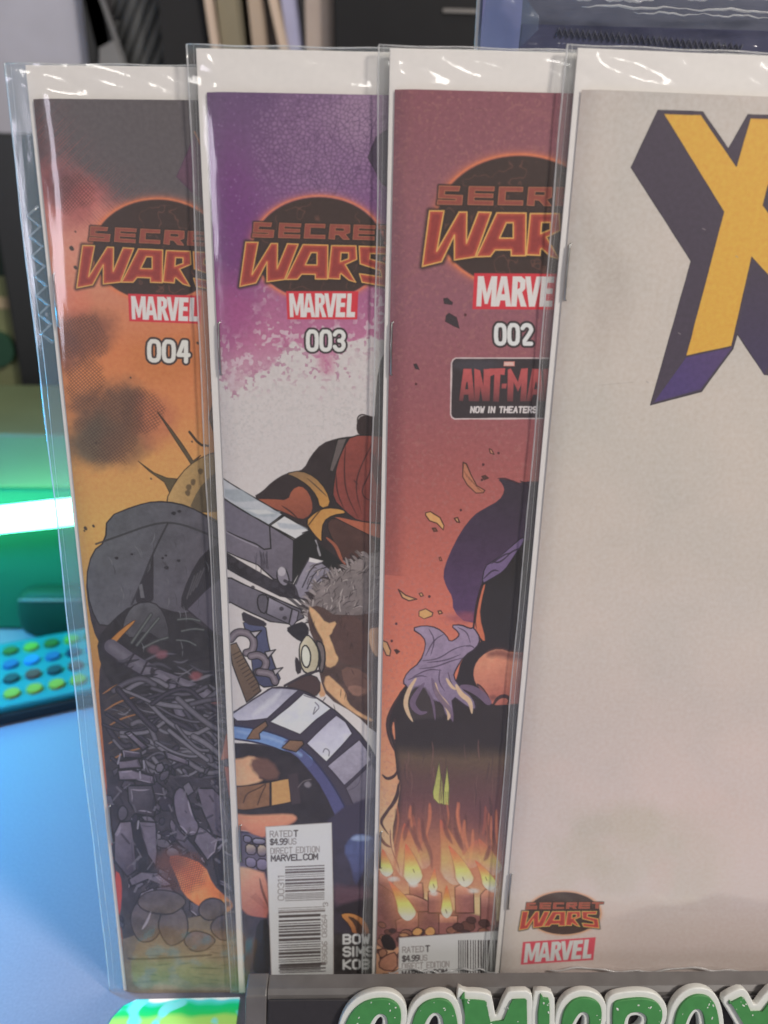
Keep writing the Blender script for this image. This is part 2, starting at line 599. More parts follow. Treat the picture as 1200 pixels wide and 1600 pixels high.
        s.put(W, (150, 92, 66), np.where(ok, np.exp(-((q - 1) / .10) ** 2), 0) * .55 * a)

    def bars(s, x0, y0, x1, y1, seed, horiz, slope=0.0, ink=(58, 54, 54), run=2.0):
        R = random.Random(seed)
        p = y0 if horiz else x0
        end = y1 if horiz else x1
        while p < end:
            wd = R.choice((1, 1, 2, 3, 1.5)) * run * .5
            if horiz:
                s.poly([(x0, p), (x1, p + slope * (x1 - x0)), (x1, p + wd + slope * (x1 - x0)), (x0, p + wd)], ink, soft=.45)
            else:
                s.poly([(p, y0), (p + wd, y0 + slope * wd), (p + wd, y1), (p, y1)], ink, soft=.45)
            p += wd + R.choice((1, 1.5, 2, 1)) * run * .55

    def material(s, name):
        im = bpy.data.images.new(name, s.TW, s.TH, float_buffer=True)
        im.colorspace_settings.name = 'Non-Color'
        px = np.ones((s.TH, s.TW, 4), np.float32)
        px[..., :3] = s.img
        im.pixels.foreach_set(px.ravel())
        im.update()
        m = bpy.data.materials.new(name)
        m.use_nodes = True
        nt = m.node_tree
        b = nt.nodes["Principled BSDF"]
        t = nt.nodes.new("ShaderNodeTexImage")
        t.image = im
        t.interpolation = 'Linear'
        t.extension = 'EXTEND'
        n = nt.nodes.new("ShaderNodeTexNoise")
        n.inputs["Scale"].default_value = 900
        tc = nt.nodes.new("ShaderNodeTexCoord")
        hs = nt.nodes.new("ShaderNodeMix")
        hs.data_type = 'RGBA'
        hs.blend_type = 'OVERLAY'
        hs.inputs[0].default_value = 0.22
        nt.links.new(tc.outputs["Object"], n.inputs["Vector"])
        nt.links.new(t.outputs[0], hs.inputs[6])
        nt.links.new(n.outputs["Fac"], hs.inputs[7])
        nt.links.new(hs.outputs[2], b.inputs["Base Color"])
        b.inputs["Roughness"].default_value = 0.38
        b.inputs["Specular IOR Level"].default_value = 0.4
        return m


INK = (46, 40, 42)
# ------------------------------------------------------------------ cover "004": burnt orange sky over a heap of dark wreckage
def zf(x0, y0, k):
    return lambda P: [(x0 + a / k, y0 + b / k) for a, b in P]


def cover_four():
    A = Art(0, (.1, .1, .1))
    X, Y = A.X, A.Y
    full = (slice(None), slice(None))
    yy = Y + 26 * (fbm(X, Y, 60, 3, 2) - .5)
    sky = lerp_stops(yy, [(150, (96, 90, 92)), (240, (112, 92, 95)), (290, (192, 110, 108)), (330, (202, 130, 118)), (400, (210, 144, 122)), (470, (206, 134, 104)),
                          (540, (208, 128, 84)), (640, (208, 136, 88)), (720, (208, 152, 94)), (820, (206, 164, 98)), (1000, (192, 146, 84)), (1150, (186, 116, 72)),
                          (1300, (172, 88, 72)), (1500, (120, 84, 66))])
    A.put(full, sky, np.ones(X.shape))
    # grey smoke to the upper right, edge running down to the right, hatched
    e = (X - 70) * .72 - (Y - 205) * .80 + 60 * (fbm(X, Y, 70, 4, 4) - .5)
    A.put(full, (98, 92, 94), sstep(-26, 26, e) * (1 - sstep(440, 520, Y)))
    for k in range(2):
        p = X * .707 + (1 if k else -1) * Y * .707
        ph = np.abs((p / 4.2) % 1 - .5) * 2
        band = np.exp(-((e + 12) / 46) ** 2) * (Y < 420)
        A.put(full, (78, 66, 70) if k == 0 else (176, 96, 92), sstep(.5, .8, ph) * band * .55 * vnoise(p / 4.2, (X - Y) / 30, k))
    for (cx, cy, rx, ry, c, a) in [(112, 322, 30, 34, (150, 78, 82), .55), (92, 290, 26, 30, (92, 72, 78), .6), (128, 518, 46, 34, (128, 84, 72), .8),
                                   (105, 545, 22, 30, (120, 80, 72), .7), (176, 650, 58, 50, (110, 88, 76), .85), (150, 690, 40, 38, (98, 92, 80), .9),
                                   (196, 690, 34, 34, (124, 92, 76), .7), (240, 655, 30, 40, (178, 104, 84), .55), (85, 420, 30, 40, (216, 140, 116), .5),
                                   (265, 560, 60, 40, (190, 118, 70), .45), (100, 470, 40, 24, (214, 120, 100), .5)]:
        A.blob(cx, cy, rx, ry, c, a, .5, 26, cx, .8)
    for (cx, cy, rx, ry, sd) in [(124, 525, 44, 42, 1), (172, 665, 62, 62, 2), (128, 600, 34, 44, 3), (120, 300, 42, 30, 5), (225, 640, 34, 40, 8)]:
        A.hatch(cx, cy, rx, ry, (84, 64, 58), .5, 4.2, (50, -40), sd)
    R = random.Random(3)
    for (x, y, s_) in [(112, 388, 5), (118, 418, 4), (281, 545, 4), (309, 536, 3), (348, 574, 3), (150, 692, 2), (300, 690, 2), (236, 748, 2), (282, 846, 3), (268, 852, 4), (118, 362, 2),
                       (133, 826, 4), (146, 822, 3), (131, 830, 2), (98, 620, 2), (204, 590, 2), (330, 610, 2)]:
        A.poly([(x - s_, y - s_ * .4), (x + s_ * .2, y - s_), (x + s_, y + s_ * .6), (x - s_ * .2, y + s_ * .9)], (74, 66, 60), sm=1)
    # violet dart behind the title
    A.poly([(276, 276), (292, 240), (306, 206), (322, 236), (340, 330), (300, 300)], (112, 82, 104), (92, 70, 88), 1.4, grad=((98, 74, 84), 0, 1))
    A.line([(304, 206), (318, 236)], 2, (206, 140, 92))
    f = lambda a, b: (129 + ((600 + a / 4) - 671) * .83, 383 + ((220 + b / 4) - 329) * .77 + .03 * ((600 + a / 4) - 671))
    A.logo(f, 246, 391, 104, 81, .85)
    A.marvel([(200, 459), (314, 462), (313, 506), (202, 502)])
    A.text("004", 233, 533, 15.5, 30, 7.5, 6.6, (226, 216, 208), .03, outline=((72, 60, 58), 3.4), sm=1)
    # ruined spires and a pale broken dome on the skyline
    z = zf(0, 400, 3)
    A.poly(z([(738, 730), (810, 820), (860, 890), (905, 960), (940, 935), (900, 985), (885, 960), (800, 830)]), (92, 80, 62), (60, 52, 46), 1.4)
    A.poly(z([(648, 962), (720, 1015), (780, 1040), (830, 1045), (800, 1120), (770, 1060), (700, 1010)]), (94, 84, 64), (60, 52, 46), 1.4)
    A.line(z([(888, 825), (935, 885), (975, 890)]), 4, (72, 62, 52))
    A.poly(z([(775, 1150), (820, 1060), (880, 985), (960, 935), (1030, 915), (1060, 1000), (1040, 1200), (800, 1200)]), (196, 160, 106), (72, 62, 50), 1.8, 1, grad=((120, 100, 72), .75, .1))
    A.poly(z([(880, 1200), (930, 1090), (990, 1030), (1040, 1000), (1060, 1200)]), (92, 82, 66), None, sm=1, alpha=.9)
    for q in [(885, 1085), (905, 1060), (880, 1110), (940, 1010)]:
        p = z([q])[0]
        A.blob(p[0], p[1], 4, 5, (96, 80, 60), .9, .3, 5, q[0])
    A.poly([(326, 650), (336, 622), (352, 600), (356, 700), (340, 690), (332, 670)], (98, 74, 62), (52, 44, 42), 1.6, 1)
    A.blob(338, 650, 7, 10, (150, 108, 84), .8, .3, 8, 2)
    # heap of wreckage: rounded plates, pipes, blocks
    A.poly([(164, 1010), (150, 1000), (138, 960), (132, 905), (144, 862), (164, 846), (166, 808), (212, 790), (242, 783), (278, 786), (304, 796), (340, 812), (420, 860), (430, 1560), (206, 1560), (186, 1440), (172, 1300), (158, 1140), (152, 1060)],
           (62, 58, 62), None, sm=1, tex=.18)
    A.poly([(144, 862), (165, 846), (167, 808), (212, 790), (242, 783), (278, 786), (310, 798), (352, 826), (352, 930), (300, 962), (240, 950), (200, 955), (160, 985), (140, 950), (133, 905)],
           (96, 100, 104), (50, 48, 50), 2.2, 1, grad=((88, 84, 92), .9, .3), tex=.10)
    A.line([(150, 850), (190, 836), (240, 818), (275, 816), (320, 832), (356, 850)], 3.2, (62, 62, 64), .9, 2)
    A.line([(262, 818), (248, 846), (236, 872), (220, 912), (206, 944)], 3, (56, 55, 58), .9, 2)
    A.poly([(240, 858), (236, 880), (222, 905), (208, 946), (240, 946), (240, 905)], (54, 52, 56), None, sm=1)
    A.poly([(220, 934), (217, 914), (222, 912), (226, 934)], (104, 104, 108))
    A.poly([(352, 846), (318, 862), (294, 902), (280, 944), (292, 958), (352, 905)], (52, 50, 54), None, sm=1)
    for k in range(4):
        A.line([(292 + k * 5, 935 - k * 6), (304 + k * 5, 900 - k * 4)], 2.2, (86, 84, 88), .8)
    for (x, y, s_) in [(271, 802, 5), (280, 799, 4), (259, 868, 3), (260, 887, 5), (279, 876, 4), (182, 872, 4), (206, 866, 3), (254, 872, 3)]:
        A.poly([(x - s_, y), (x, y - s_ * .7), (x + s_, y - .2 * s_), (x + .3 * s_, y + s_ * .8)], (52, 50, 54), sm=1)
    A.poly([(292, 952), (322, 922), (352, 896), (362, 900), (370, 1010), (330, 985)], (98, 94, 104), (52, 48, 54), 1.8, 0, grad=((82, 78, 88), .5, .8))
    # dark hollow with tangled tubes
    A.poly([(150, 1000), (176, 968), (206, 944), (246, 946), (300, 968), (372, 1010), (372, 1110), (180, 1080), (156, 1040)], (50, 48, 50), None, sm=1, tex=.2)
    A.poly([(198, 958), (212, 942), (240, 940), (256, 956), (266, 990), (258, 1006), (228, 984), (206, 1000), (190, 985)], (96, 96, 100), (48, 46, 48), 1.8, 1, grad=((66, 64, 68), .5, .6), tex=.15)
    for k, (a, b) in enumerate([((206, 1004), (236, 960)), ((214, 1008), (248, 966)), ((224, 1012), (262, 996)), ((278, 968), (312, 970)), ((284, 986), (318, 984)), ((276, 1000), (306, 1008))]):
        A.line([a, ((a[0] + b[0]) / 2 + 2, (a[1] + b[1]) / 2 - 3), b], 6 - k * .5, (58, 60, 62), 1, 1, sh=(118, 122, 118))
    A.poly([(166, 1006), (190, 982), (214, 966), (206, 978), (186, 998), (172, 1016)], (176, 122, 66), (70, 54, 46), 1.2, 1)
    R = random.Random(19)
    for k in range(46):     # ribs, rivets and hatching on the shell and in the hollow
        x, y = R.uniform(165, 345), R.uniform(830, 1010)
        L = R.uniform(8, 26)
        a = R.uniform(.9, 1.9)
        A.line([(x, y), (x + L * .5 * math.cos(a) + 2, y + L * .5 * math.sin(a)), (x + L * math.cos(a), y + L * math.sin(a))], R.uniform(.8, 1.8), R.choice(((66, 66, 70), (122, 124, 128), (58, 57, 60))), .55, 1, True)
    # one thick jointed conduit with collars (no figure)
    A.line([(172, 1012), (206, 1036), (250, 1060)], 27, (52, 49, 54), 1, 1)
    A.line([(174, 1010), (206, 1033), (250, 1057)], 22, (92, 88, 98), 1, 1, sh=(116, 112, 122))
    A.line([(238, 1046), (252, 1074)], 6, (60, 57, 62))
    A.line([(246, 1056), (286, 1070), (330, 1088), (352, 1120)], 22, (50, 47, 52), 1, 1)
    A.line([(248, 1055), (286, 1069), (328, 1086), (350, 1118)], 17, (98, 93, 104), 1, 1, sh=(124, 118, 130))
    A.line([(268, 1070), (276, 1110), (300, 1160)], 20, (48, 45, 50), 1, 1)
    A.line([(270, 1072), (278, 1110), (300, 1156)], 14, (94, 90, 102), 1, 1, sh=(120, 114, 128))
    for (a, b) in [((280, 1058), (274, 1080)), ((312, 1068), (304, 1090)), ((262, 1096), (286, 1090)), ((276, 1124), (298, 1118)), ((210, 1020), (198, 1040)), ((230, 1034), (220, 1054))]:
        A.line([a, b], 3.2, (54, 50, 56))
    A.blob(238, 1050, 4, 4, (54, 50, 54), 1, .3, 4)
    R = random.Random(11)
    for k in range(120):
        y = R.uniform(1030, 1205)
        x = R.uniform(168, 372)
        L = R.uniform(22, 60)
        a = R.uniform(-.5, .7)
        v = R.choice((0, 8, 20, 36, 56))
        A.line([(x, y), (x + L * .5 * math.cos(a), y + L * .5 * math.sin(a) + R.uniform(-8, 8)), (x + L * math.cos(a), y + L * math.sin(a))], R.uniform(2, 5.5),
               (46 + v, 44 + v, 48 + v + (4 if v > 10 else 0)), .85, 2, True, sh=None if v < 16 else (70 + v, 67 + v, 74 + v))
    for k in range(9):
        y = 1065 + k * 13
        A.line([(160 + k * 1.5, y + 20), (180 + 2 * k, y + 6), (205 + 3 * k, y - 2)], 2.6, (160, 112, 68) if k % 2 == 0 else (72, 66, 64), .8, 2, True)
    for (x, y, c) in [(252, 1022, (128, 84, 92)), (306, 1056, (134, 80, 84)), (335, 1094, (136, 84, 80)), (240, 1015, (110, 78, 86))]:
        A.blob(x, y, 9, 6, c, .8, .5, 9, x)
    # cables: long inked bundles looping over the heap
    R = random.Random(23)
    for k in range(64):
        x, y = R.uniform(160, 330), R.uniform(1075, 1230)
        L, a, cv = R.uniform(40, 110), R.uniform(-.35, .9), R.uniform(-26, 26)
        q = [(x, y), (x + L * .3 * math.cos(a), y + L * .3 * math.sin(a) + cv * .7), (x + L * .7 * math.cos(a), y + L * .7 * math.sin(a) + cv), (x + L * math.cos(a), y + L * math.sin(a))]
        wd_ = R.uniform(3.5, 8)
        v = R.choice((52, 62, 74, 88, 98))
        A.line(q, wd_ + 2.4, (38, 36, 40), 1, 2)
        A.line(q, wd_, (v, v - 3, v + 5), 1, 2, sh=(v + 26, v + 22, v + 32))
    # lower blocks and columns
    z = zf(150, 1100, 4.705)
    B1, B2, BD = (124, 116, 130), (96, 89, 103), (58, 53, 62)
    A.poly(z([(60, 560), (200, 480), (500, 520), (980, 560), (1040, 1650), (170, 1650), (100, 900)]), (58, 54, 61), None, sm=1, tex=.25, alpha=.9)
    for k in range(150):    # broken plates, collars and stubs of pipe
        x, y = R.uniform(166, 385), R.uniform(1190, 1455)
        if 268 < x < 350 and 1335 < y < 1425:
            continue
        s_, a, e_ = R.uniform(5, 15), R.uniform(0, 3.14), R.uniform(.35, .9)
        ca, sa = math.cos(a), math.sin(a)
        nn = R.choice((4, 4, 5, 6))
        pts_ = []
        for j in range(nn):
            t_ = 2 * math.pi * (j + R.uniform(-.22, .22)) / nn
            u_, v_ = s_ * math.cos(t_), s_ * e_ * math.sin(t_)
            pts_.append((x + u_ * ca - v_ * sa, y + u_ * sa + v_ * ca))
        v = R.choice((58, 70, 82, 94, 106, 116))
        A.poly(pts_, (v, v - 5, v + 6), (40, 37, 42), 2.0, R.choice((0, 0, 1)), grad=((v * .68, v * .64, v * .74), R.uniform(-.2, .8), R.uniform(.2, .9)), tex=.1)
        if R.random() < .45:
            A.line([pts_[0], ((pts_[0][0] + pts_[1][0]) / 2 + 1, (pts_[0][1] + pts_[1][1]) / 2), pts_[1]], 1.4, (150, 142, 156), .6, 1, True)
    for pts, c1, c2 in [([(210, 215), (250, 200), (380, 315), (345, 340)], (112, 106, 118), B2), ([(500, 350), (680, 420), (680, 450), (520, 400)], (106, 102, 112), B2),
                        ([(160, 490), (260, 480), (420, 530), (430, 590), (300, 560), (170, 560)], B1, B2), ([(190, 340), (330, 360), (340, 400), (200, 395)], B2, BD),
                        ([(160, 420), (310, 400), (340, 470), (170, 480)], B1, B2),
                        ([(230, 600), (410, 600), (440, 720), (430, 830), (300, 810), (240, 720)], (86, 82, 92), (58, 54, 62)),
                        ([(175, 870), (260, 860), (280, 1000), (300, 1220), (230, 1270), (130, 1160), (130, 960)], B1, (66, 60, 72)),
                        ([(310, 860), (440, 870), (450, 1100), (440, 1200), (380, 1110), (340, 980)], (102, 95, 108), B2),
                        ([(570, 650), (630, 600), (680, 690), (720, 830), (760, 890), (740, 960), (680, 975), (610, 900), (570, 760)], (100, 93, 108), B2),
                        ([(740, 620), (860, 620), (940, 700), (1000, 880), (960, 1000), (860, 960), (780, 780)], (98, 90, 104), (80, 74, 86)),
                        ([(550, 830), (610, 930), (700, 1010), (800, 1150), (820, 1190), (700, 1110), (580, 1000), (540, 900)], B2, (60, 56, 66)),
                        ([(760, 900), (810, 930), (900, 1000), (880, 1090), (820, 1150), (720, 1010)], (104, 98, 112), B2),
                        ([(240, 1290), (330, 1230), (450, 1240), (560, 1330), (500, 1340), (380, 1290), (260, 1340)], (98, 92, 104), B2),
                        ([(280, 1500), (330, 1390), (420, 1350), (470, 1440), (450, 1520), (330, 1560)], B1, B2),
                        ([(440, 1350), (540, 1340), (640, 1440), (640, 1540), (520, 1500), (480, 1430)], (96, 89, 102), B2),
                        ([(860, 1130), (940, 1060), (1010, 1100), (1010, 1400), (900, 1330)], (54, 50, 56), (44, 41, 46)),
                        ([(690, 1450), (790, 1480), (820, 1540), (740, 1560), (690, 1520)], B2, BD)]:
        A.poly(z(pts), c1, (40, 37, 42), 2.6, 1 if len(pts) > 7 else 0, grad=(c2, .35, .75), tex=.12)
        for k in range(5):      # inked contour strokes following the block
            a_ = R.randrange(len(pts)); p_ = np.array(pts[a_]); q_ = np.array(pts[(a_ + 1) % len(pts)]); c_ = np.mean(pts, 0)
            t_ = R.uniform(.08, .3)
            A.line(z([tuple(p_ + (c_ - p_) * t_), tuple((p_ + q_) / 2 + (c_ - (p_ + q_) / 2) * (t_ + .06)), tuple(q_ + (c_ - q_) * t_)]), R.uniform(1, 2.2), R.choice(((52, 48, 55), (148, 140, 154), (62, 57, 66))), .75, 1, True)
    A.poly(z([(260, 870), (310, 900), (380, 1110), (430, 1220), (310, 1230)]), (46, 44, 50), None, sm=0, tex=.2)
    for k in range(90):
        x, y = R.uniform(150, 960), R.uniform(520, 1400)
        q = z([(x, y), (x + R.uniform(-60, 60), y + R.uniform(10, 70))])
        A.line(q, R.uniform(1.5, 4), R.choice(((44, 42, 48), (88, 84, 94), (58, 54, 62), (106, 102, 112))), .7)
    for q in [((350, 420), (355, 470)), ((322, 500), (326, 545)), ((312, 862), (306, 915)), ((178, 370), (160, 440))]:
        A.line(z(q), 2.6, (136, 132, 144), .9)
    A.line(z([(900, 1060), (960, 1000)]), 3, (140, 134, 146), .9)
    for k in range(5):
        A.line(z([(850 + k * 18, 1020 - k * 8), (900 + k * 16, 985 + k * 6)]), 2, (126, 120, 132), .7)
    # ember gap
    A.poly(z([(520, 1120), (620, 1110), (800, 1180), (860, 1330), (960, 1420), (1000, 1450), (1010, 1500), (920, 1570), (760, 1490), (640, 1400), (590, 1260)]), (186, 98, 76), None, sm=1, grad=((208, 124, 72), .6, .6), tex=.2)
    A.hatch(284, 1358, 42, 30, (96, 64, 58), .6, 3.4, (80, 20), 4)
    A.blob(270, 1345, 26, 18, (96, 66, 62), .7, .6, 10, 4)
    A.blob(z([(965, 1470)])[0][0], z([(965, 1470)])[0][1], 5, 4, (70, 52, 46), .9, .3, 6)
    A.poly(z([(130, 1230), (180, 1260), (190, 1390), (175, 1550), (158, 1560)]), (172, 70, 62), None, sm=1)
    A.poly([(345, 1188), (352, 1150), (372, 1106), (380, 1180)], (222, 122, 92), (80, 60, 52), 1.5)
    A.poly([(350, 1198), (380, 1196), (380, 1262), (358, 1246)], (214, 112, 88), (80, 60, 52), 1.5)
    # boulders and trodden ground
    A.poly([(190, 1470), (260, 1440), (380, 1420), (430, 1560), (190, 1570)], (98, 88, 80), None, sm=0, tex=.12, grad=((112, 100, 84), .2, .8))
    for (cx, cy, rx, ry) in [(228, 1440, 26, 36), (270, 1446, 24, 34), (252, 1410, 40, 20), (330, 1420, 22, 18), (310, 1470, 26, 16), (355, 1448, 26, 22)]:
        th = np.linspace(0, 2 * np.pi, 11)[:-1]
        A.poly([(cx + rx * math.cos(t) * R.uniform(.85, 1.1), cy + ry * math.sin(t) * R.uniform(.85, 1.1)) for t in th], (82, 76, 86), (46, 43, 47), 2, 1, grad=((84, 74, 70), .2, .9), tex=.2)
    A.line([(222, 1452), (230, 1440), (236, 1424)], 4, (140, 132, 142), .8, 1, True)
    for k in range(40):
        x, y = R.uniform(195, 370), R.uniform(1465, 1545)
        A.line([(x, y), (x + R.uniform(10, 50), y + R.uniform(-4, 3))], R.uniform(1, 3), R.choice(((70, 64, 60), (112, 102, 88), (86, 78, 68))), .55, 1, True)
    A.line([(200, 1499), (260, 1497), (330, 1492)], 3, (58, 52, 50), .8, 2)
    return A


# ------------------------------------------------------------------ cover "003": violet crackle, white burst, machine beam over plate arch
def cover_three():
    A = Art(1, (.1, .1, .1))
    X, Y = A.X, A.Y
    full = (slice(None), slice(None))
    sky = lerp_stops(Y + 20 * (fbm(X, Y, 50, 3, 1) - .5), [(140, (106, 82, 116)), (230, (116, 84, 122)), (330, (128, 86, 130)), (410, (146, 92, 130)), (470, (170, 104, 140)), (530, (184, 118, 148)), (600, (196, 168, 176)), (800, (204, 196, 193))])
    A.put(full, sky, np.ones(X.shape))
    A.blob(520, 225, 95, 95, (140, 110, 142), .75, .6, 50, 2, .5)
    A.blob(575, 180, 60, 46, (170, 144, 164), .45, .7, 40, 3, .5)
    A.blob(350, 360, 60, 120, (112, 62, 118), .8, .6, 50, 4, .5)
    A.blob(345, 490, 46, 60, (160, 84, 132), .8, .6, 40, 5, .6)
    # crackle: cell walls
    W = A.win(400, 140, 720, 360)
    xs, ys = X[W], Y[W]
    g = 7.0
    wx = xs + 5 * (fbm(xs, ys, 30, 2, 3) - .5)
    wy = ys + 5 * (fbm(xs, ys, 30, 2, 8) - .5)
    cxi, cyi = np.floor(wx / g), np.floor(wy / g)
    f1 = np.full(xs.shape, 1e9)
    f2 = f1.copy()
    for i in (-1, 0, 1):
        for j in (-1, 0, 1):
            a, b = cxi + i, cyi + j
            h1 = np.sin(a * 12.9898 + b * 78.233) * 43758.5453
            h2 = np.sin(a * 39.346 + b * 11.135) * 24634.6345
            px, py = (a + h1 - np.floor(h1)) * g, (b + h2 - np.floor(h2)) * g
            d = np.sqrt((wx - px) ** 2 + (wy - py) ** 2)
            f2 = np.minimum(f2, np.maximum(f1, d))
            f1 = np.minimum(f1, d)
    m = np.exp(-((xs - 510) / 95) ** 2 - ((ys - 225) / 75) ** 2)
    A.put(W, (84, 60, 94), (1 - sstep(.3, 1.3, f2 - f1)) * np.clip(m * 1.1, 0, .55))
    A.put(W, (168, 136, 168), sstep(2.6, 4.5, f2 - f1) * np.clip(m, 0, .30))
    R = random.Random(8)
    for k in range(90):
        x, y = R.uniform(480, 600), R.uniform(175, 320)
        A.line([(x, y), (x + R.uniform(-14, 14), y + R.uniform(-26, 26))], 1.2, (90, 66, 100), .6)
    for k in range(240):
        x, y = R.uniform(318, 480), R.uniform(150, 470)
        A.blob(x, y, 1.4, 1.4, (154, 120, 160), R.uniform(.1, .5), .5, 9, k)
    # white burst eating into the colour from below
    n = fbm(X, Y, 46, 5, 6) - .5
    edge = Y - (575 - (X - 345) * .18 + 150 * n + 30 * (fbm(X, Y, 12, 3, 4) - .5))
    A.put(full, (206, 199, 196), sstep(-3, 8, edge) * .96)
    sp = fbm(X, Y, 7, 2, 12)
    A.put(full, (208, 190, 196), sstep(.56, .64, sp) * np.exp(-((edge + 34) / 36) ** 2) * .75)
    A.put(full, (168, 96, 134), sstep(.60, .66, fbm(X, Y, 6, 2, 17)) * np.exp(-((edge - 14) / 26) ** 2) * .7)
    A.blob(510, 565, 12, 22, (192, 120, 150), .7, .6, 10, 3)
    A.put(full, (186, 182, 180), sstep(.5, .75, fbm(X, Y, 3.2, 2, 31)) * np.exp(-((edge - 90) / 70) ** 2) * .5)
    A.poly([(575, 246), (588, 214), (640, 180), (650, 330), (596, 285)], (84, 72, 88), (62, 54, 66), 1.6)
    f = lambda a, b: (384 + ((600 + a / 4) - 671) * .85, 378 + ((220 + b / 4) - 329) * .80 + .012 * ((600 + a / 4) - 671))
    A.logo(f, 498, 388, 105, 82, .85)
    A.marvel([(447, 455), (560, 455), (558, 499), (449, 499)])
    A.text("003", 481, 518, 14, 28.5, 7.0, 6.2, (226, 218, 212), 0, outline=((66, 58, 60), 3.2), sm=1)
    # dark silhouettes at the right edge
    A.poly([(586, 640), (592, 572), (606, 540), (700, 520), (720, 700), (598, 700), (588, 668)], (64, 58, 62), INK, 1.5, 1)
    A.poly([(556, 668), (560, 652), (572, 648), (586, 652), (600, 640), (606, 682), (572, 682), (560, 680)], (58, 48, 48), None, sm=1)
    A.line([(558, 660), (559, 651), (566, 647), (576, 650)], 2.4, (56, 48, 48), 1, 2, True)
    # draped red cloth and rolled bundles
    z = zf(320, 640, 4)
    A.poly(z([(300, 545), (360, 510), (420, 450), (500, 400), (560, 390), (620, 370), (660, 290), (730, 210), (830, 178), (920, 165), (1300, 150), (1300, 900), (900, 1000), (700, 900), (480, 700), (380, 600)]), (58, 50, 51), None, sm=1, tex=.10)
    A.poly(z([(915, 160), (1080, 160), (1300, 190), (1300, 720), (1100, 708), (960, 700), (880, 640), (800, 560), (806, 450), (830, 330), (870, 230)]), (142, 76, 68), INK, 2.0, 1, grad=((118, 62, 58), .5, .5), tex=.06)
    for q in [[(880, 230), (870, 360), (880, 520), (960, 680)], [(1060, 190), (1000, 300), (950, 420), (945, 520), (980, 650)], [(1080, 240), (1040, 380), (960, 540), (1100, 590)], [(930, 440), (960, 470)], [(1100, 300), (1085, 430)], [(820, 400), (826, 520), (870, 620)]]:
        A.line(z(q), 2.4, (72, 42, 42), .9, 2, True)
    A.poly(z([(1035, 250), (1085, 320), (1100, 450), (1070, 480), (1035, 330)]), (92, 58, 56), None, sm=1)
    A.poly(z([(830, 185), (890, 178), (840, 300), (800, 390), (780, 380)]), (104, 94, 92), INK, 1.6, 0)
    A.poly(z([(310, 560), (420, 560), (520, 568), (545, 500), (600, 475), (650, 520), (676, 600), (660, 660), (600, 690), (500, 640), (400, 610)]), (172, 100, 76), None, sm=1, grad=((134, 78, 64), .2, .8))
    A.line(z([(480, 600), (540, 640), (590, 690)]), 2.4, (60, 44, 42), .9, 2, True)
    A.poly(z([(500, 400), (600, 380), (690, 420), (760, 500), (790, 600), (720, 620), (700, 540), (640, 470), (560, 420)]), (136, 110, 84), INK, 2.0, 1, grad=((188, 138, 78), .3, 1.0))
    for k in range(9):
        A.line(z([(640 + k * 10, 430 + k * 9), (690 + k * 9, 470 + k * 9)]), 1.2, (92, 74, 60), .7)
    A.poly(z([(625, 700), (690, 640), (760, 612), (860, 620), (890, 650), (800, 660), (740, 700), (730, 790), (735, 835), (680, 780)]), (186, 136, 78), INK, 2.2, 1, grad=((206, 156, 92), .5, .2))
    A.line(z([(720, 630), (680, 680), (650, 720)]), 2.2, (80, 60, 44), .9, 2)
    A.poly(z([(800, 665), (960, 700), (1110, 720), (1300, 740), (1300, 850), (1000, 780), (860, 700)]), (170, 98, 76), None, sm=1)
    A.poly(z([(760, 720), (800, 670), (900, 720), (1060, 800), (1080, 900), (960, 930), (890, 970), (800, 820)]), (82, 60, 56), INK, 1.4, 1, tex=.1)
    A.line(z([(760, 800), (820, 850), (850, 930), (880, 970)]), 5, (162, 96, 76), .9, 2, True)
    A.poly(z([(560, 810), (660, 750), (720, 850), (800, 900), (880, 980), (800, 1010), (700, 960), (560, 1080)]), (44, 41, 44), None, sm=1)
    A.line(z([(692, 820), (720, 910)]), 3, (160, 156, 160), .9)
    # machine beam: lit top, grey side, dark end
    A.poly(z([(-60, 330), (120, 440), (490, 655), (400, 722), (120, 562), (-60, 450)]), (196, 196, 198), INK, 2.2, 0, grad=((176, 180, 186), .3, .6))
    for q, c in [([(120, 500), (230, 500), (330, 570), (190, 580), (120, 545)], (156, 164, 170)), ([(220, 610), (470, 640), (440, 670), (300, 668)], (160, 168, 174)), ([(250, 625), (380, 625), (440, 650), (330, 655)], (206, 206, 204))]:
        A.poly(z(q), c, None, soft=1.5, alpha=.8)
    A.poly(z([(497, 662), (655, 755), (570, 812), (408, 725)]), (206, 205, 204), INK, 2.2, 0)
    A.poly(z([(450, 705), (590, 720), (640, 745), (560, 750), (470, 740)]), (168, 174, 182), None, soft=1.5, alpha=.8)
    A.line(z([(610, 772), (655, 755)]), 2, (60, 56, 58))
    A.poly(z([(-60, 450), (120, 566), (400, 726), (412, 730), (555, 816), (552, 1080), (430, 1060), (330, 970), (150, 900), (-60, 830)]), (124, 118, 130), INK, 2.2, 0, grad=((108, 102, 112), .4, .7), tex=.06)
    A.poly(z([(120, 570), (396, 730), (396, 868), (330, 850), (140, 770)]), (112, 107, 119), None, soft=1)
    A.line(z([(405, 730), (413, 868), (370, 874), (320, 840), (140, 768)]), 2.4, INK, .95, 0)
    A.line(z([(-40, 690), (140, 775), (330, 858)]), 2.0, (156, 150, 160), .7)
    for k in range(18):
        x = 312 + R.uniform(0, 80)
        A.line(z([(x, 880 + R.uniform(0, 40)), (x + R.uniform(-10, 25), 960 + R.uniform(0, 60))]), 1.2, (70, 66, 74), .7)
    A.poly(z([(555, 816), (655, 757), (700, 850), (690, 930), (640, 930), (548, 1085)]), (44, 41, 44), INK, 1.6, 0)
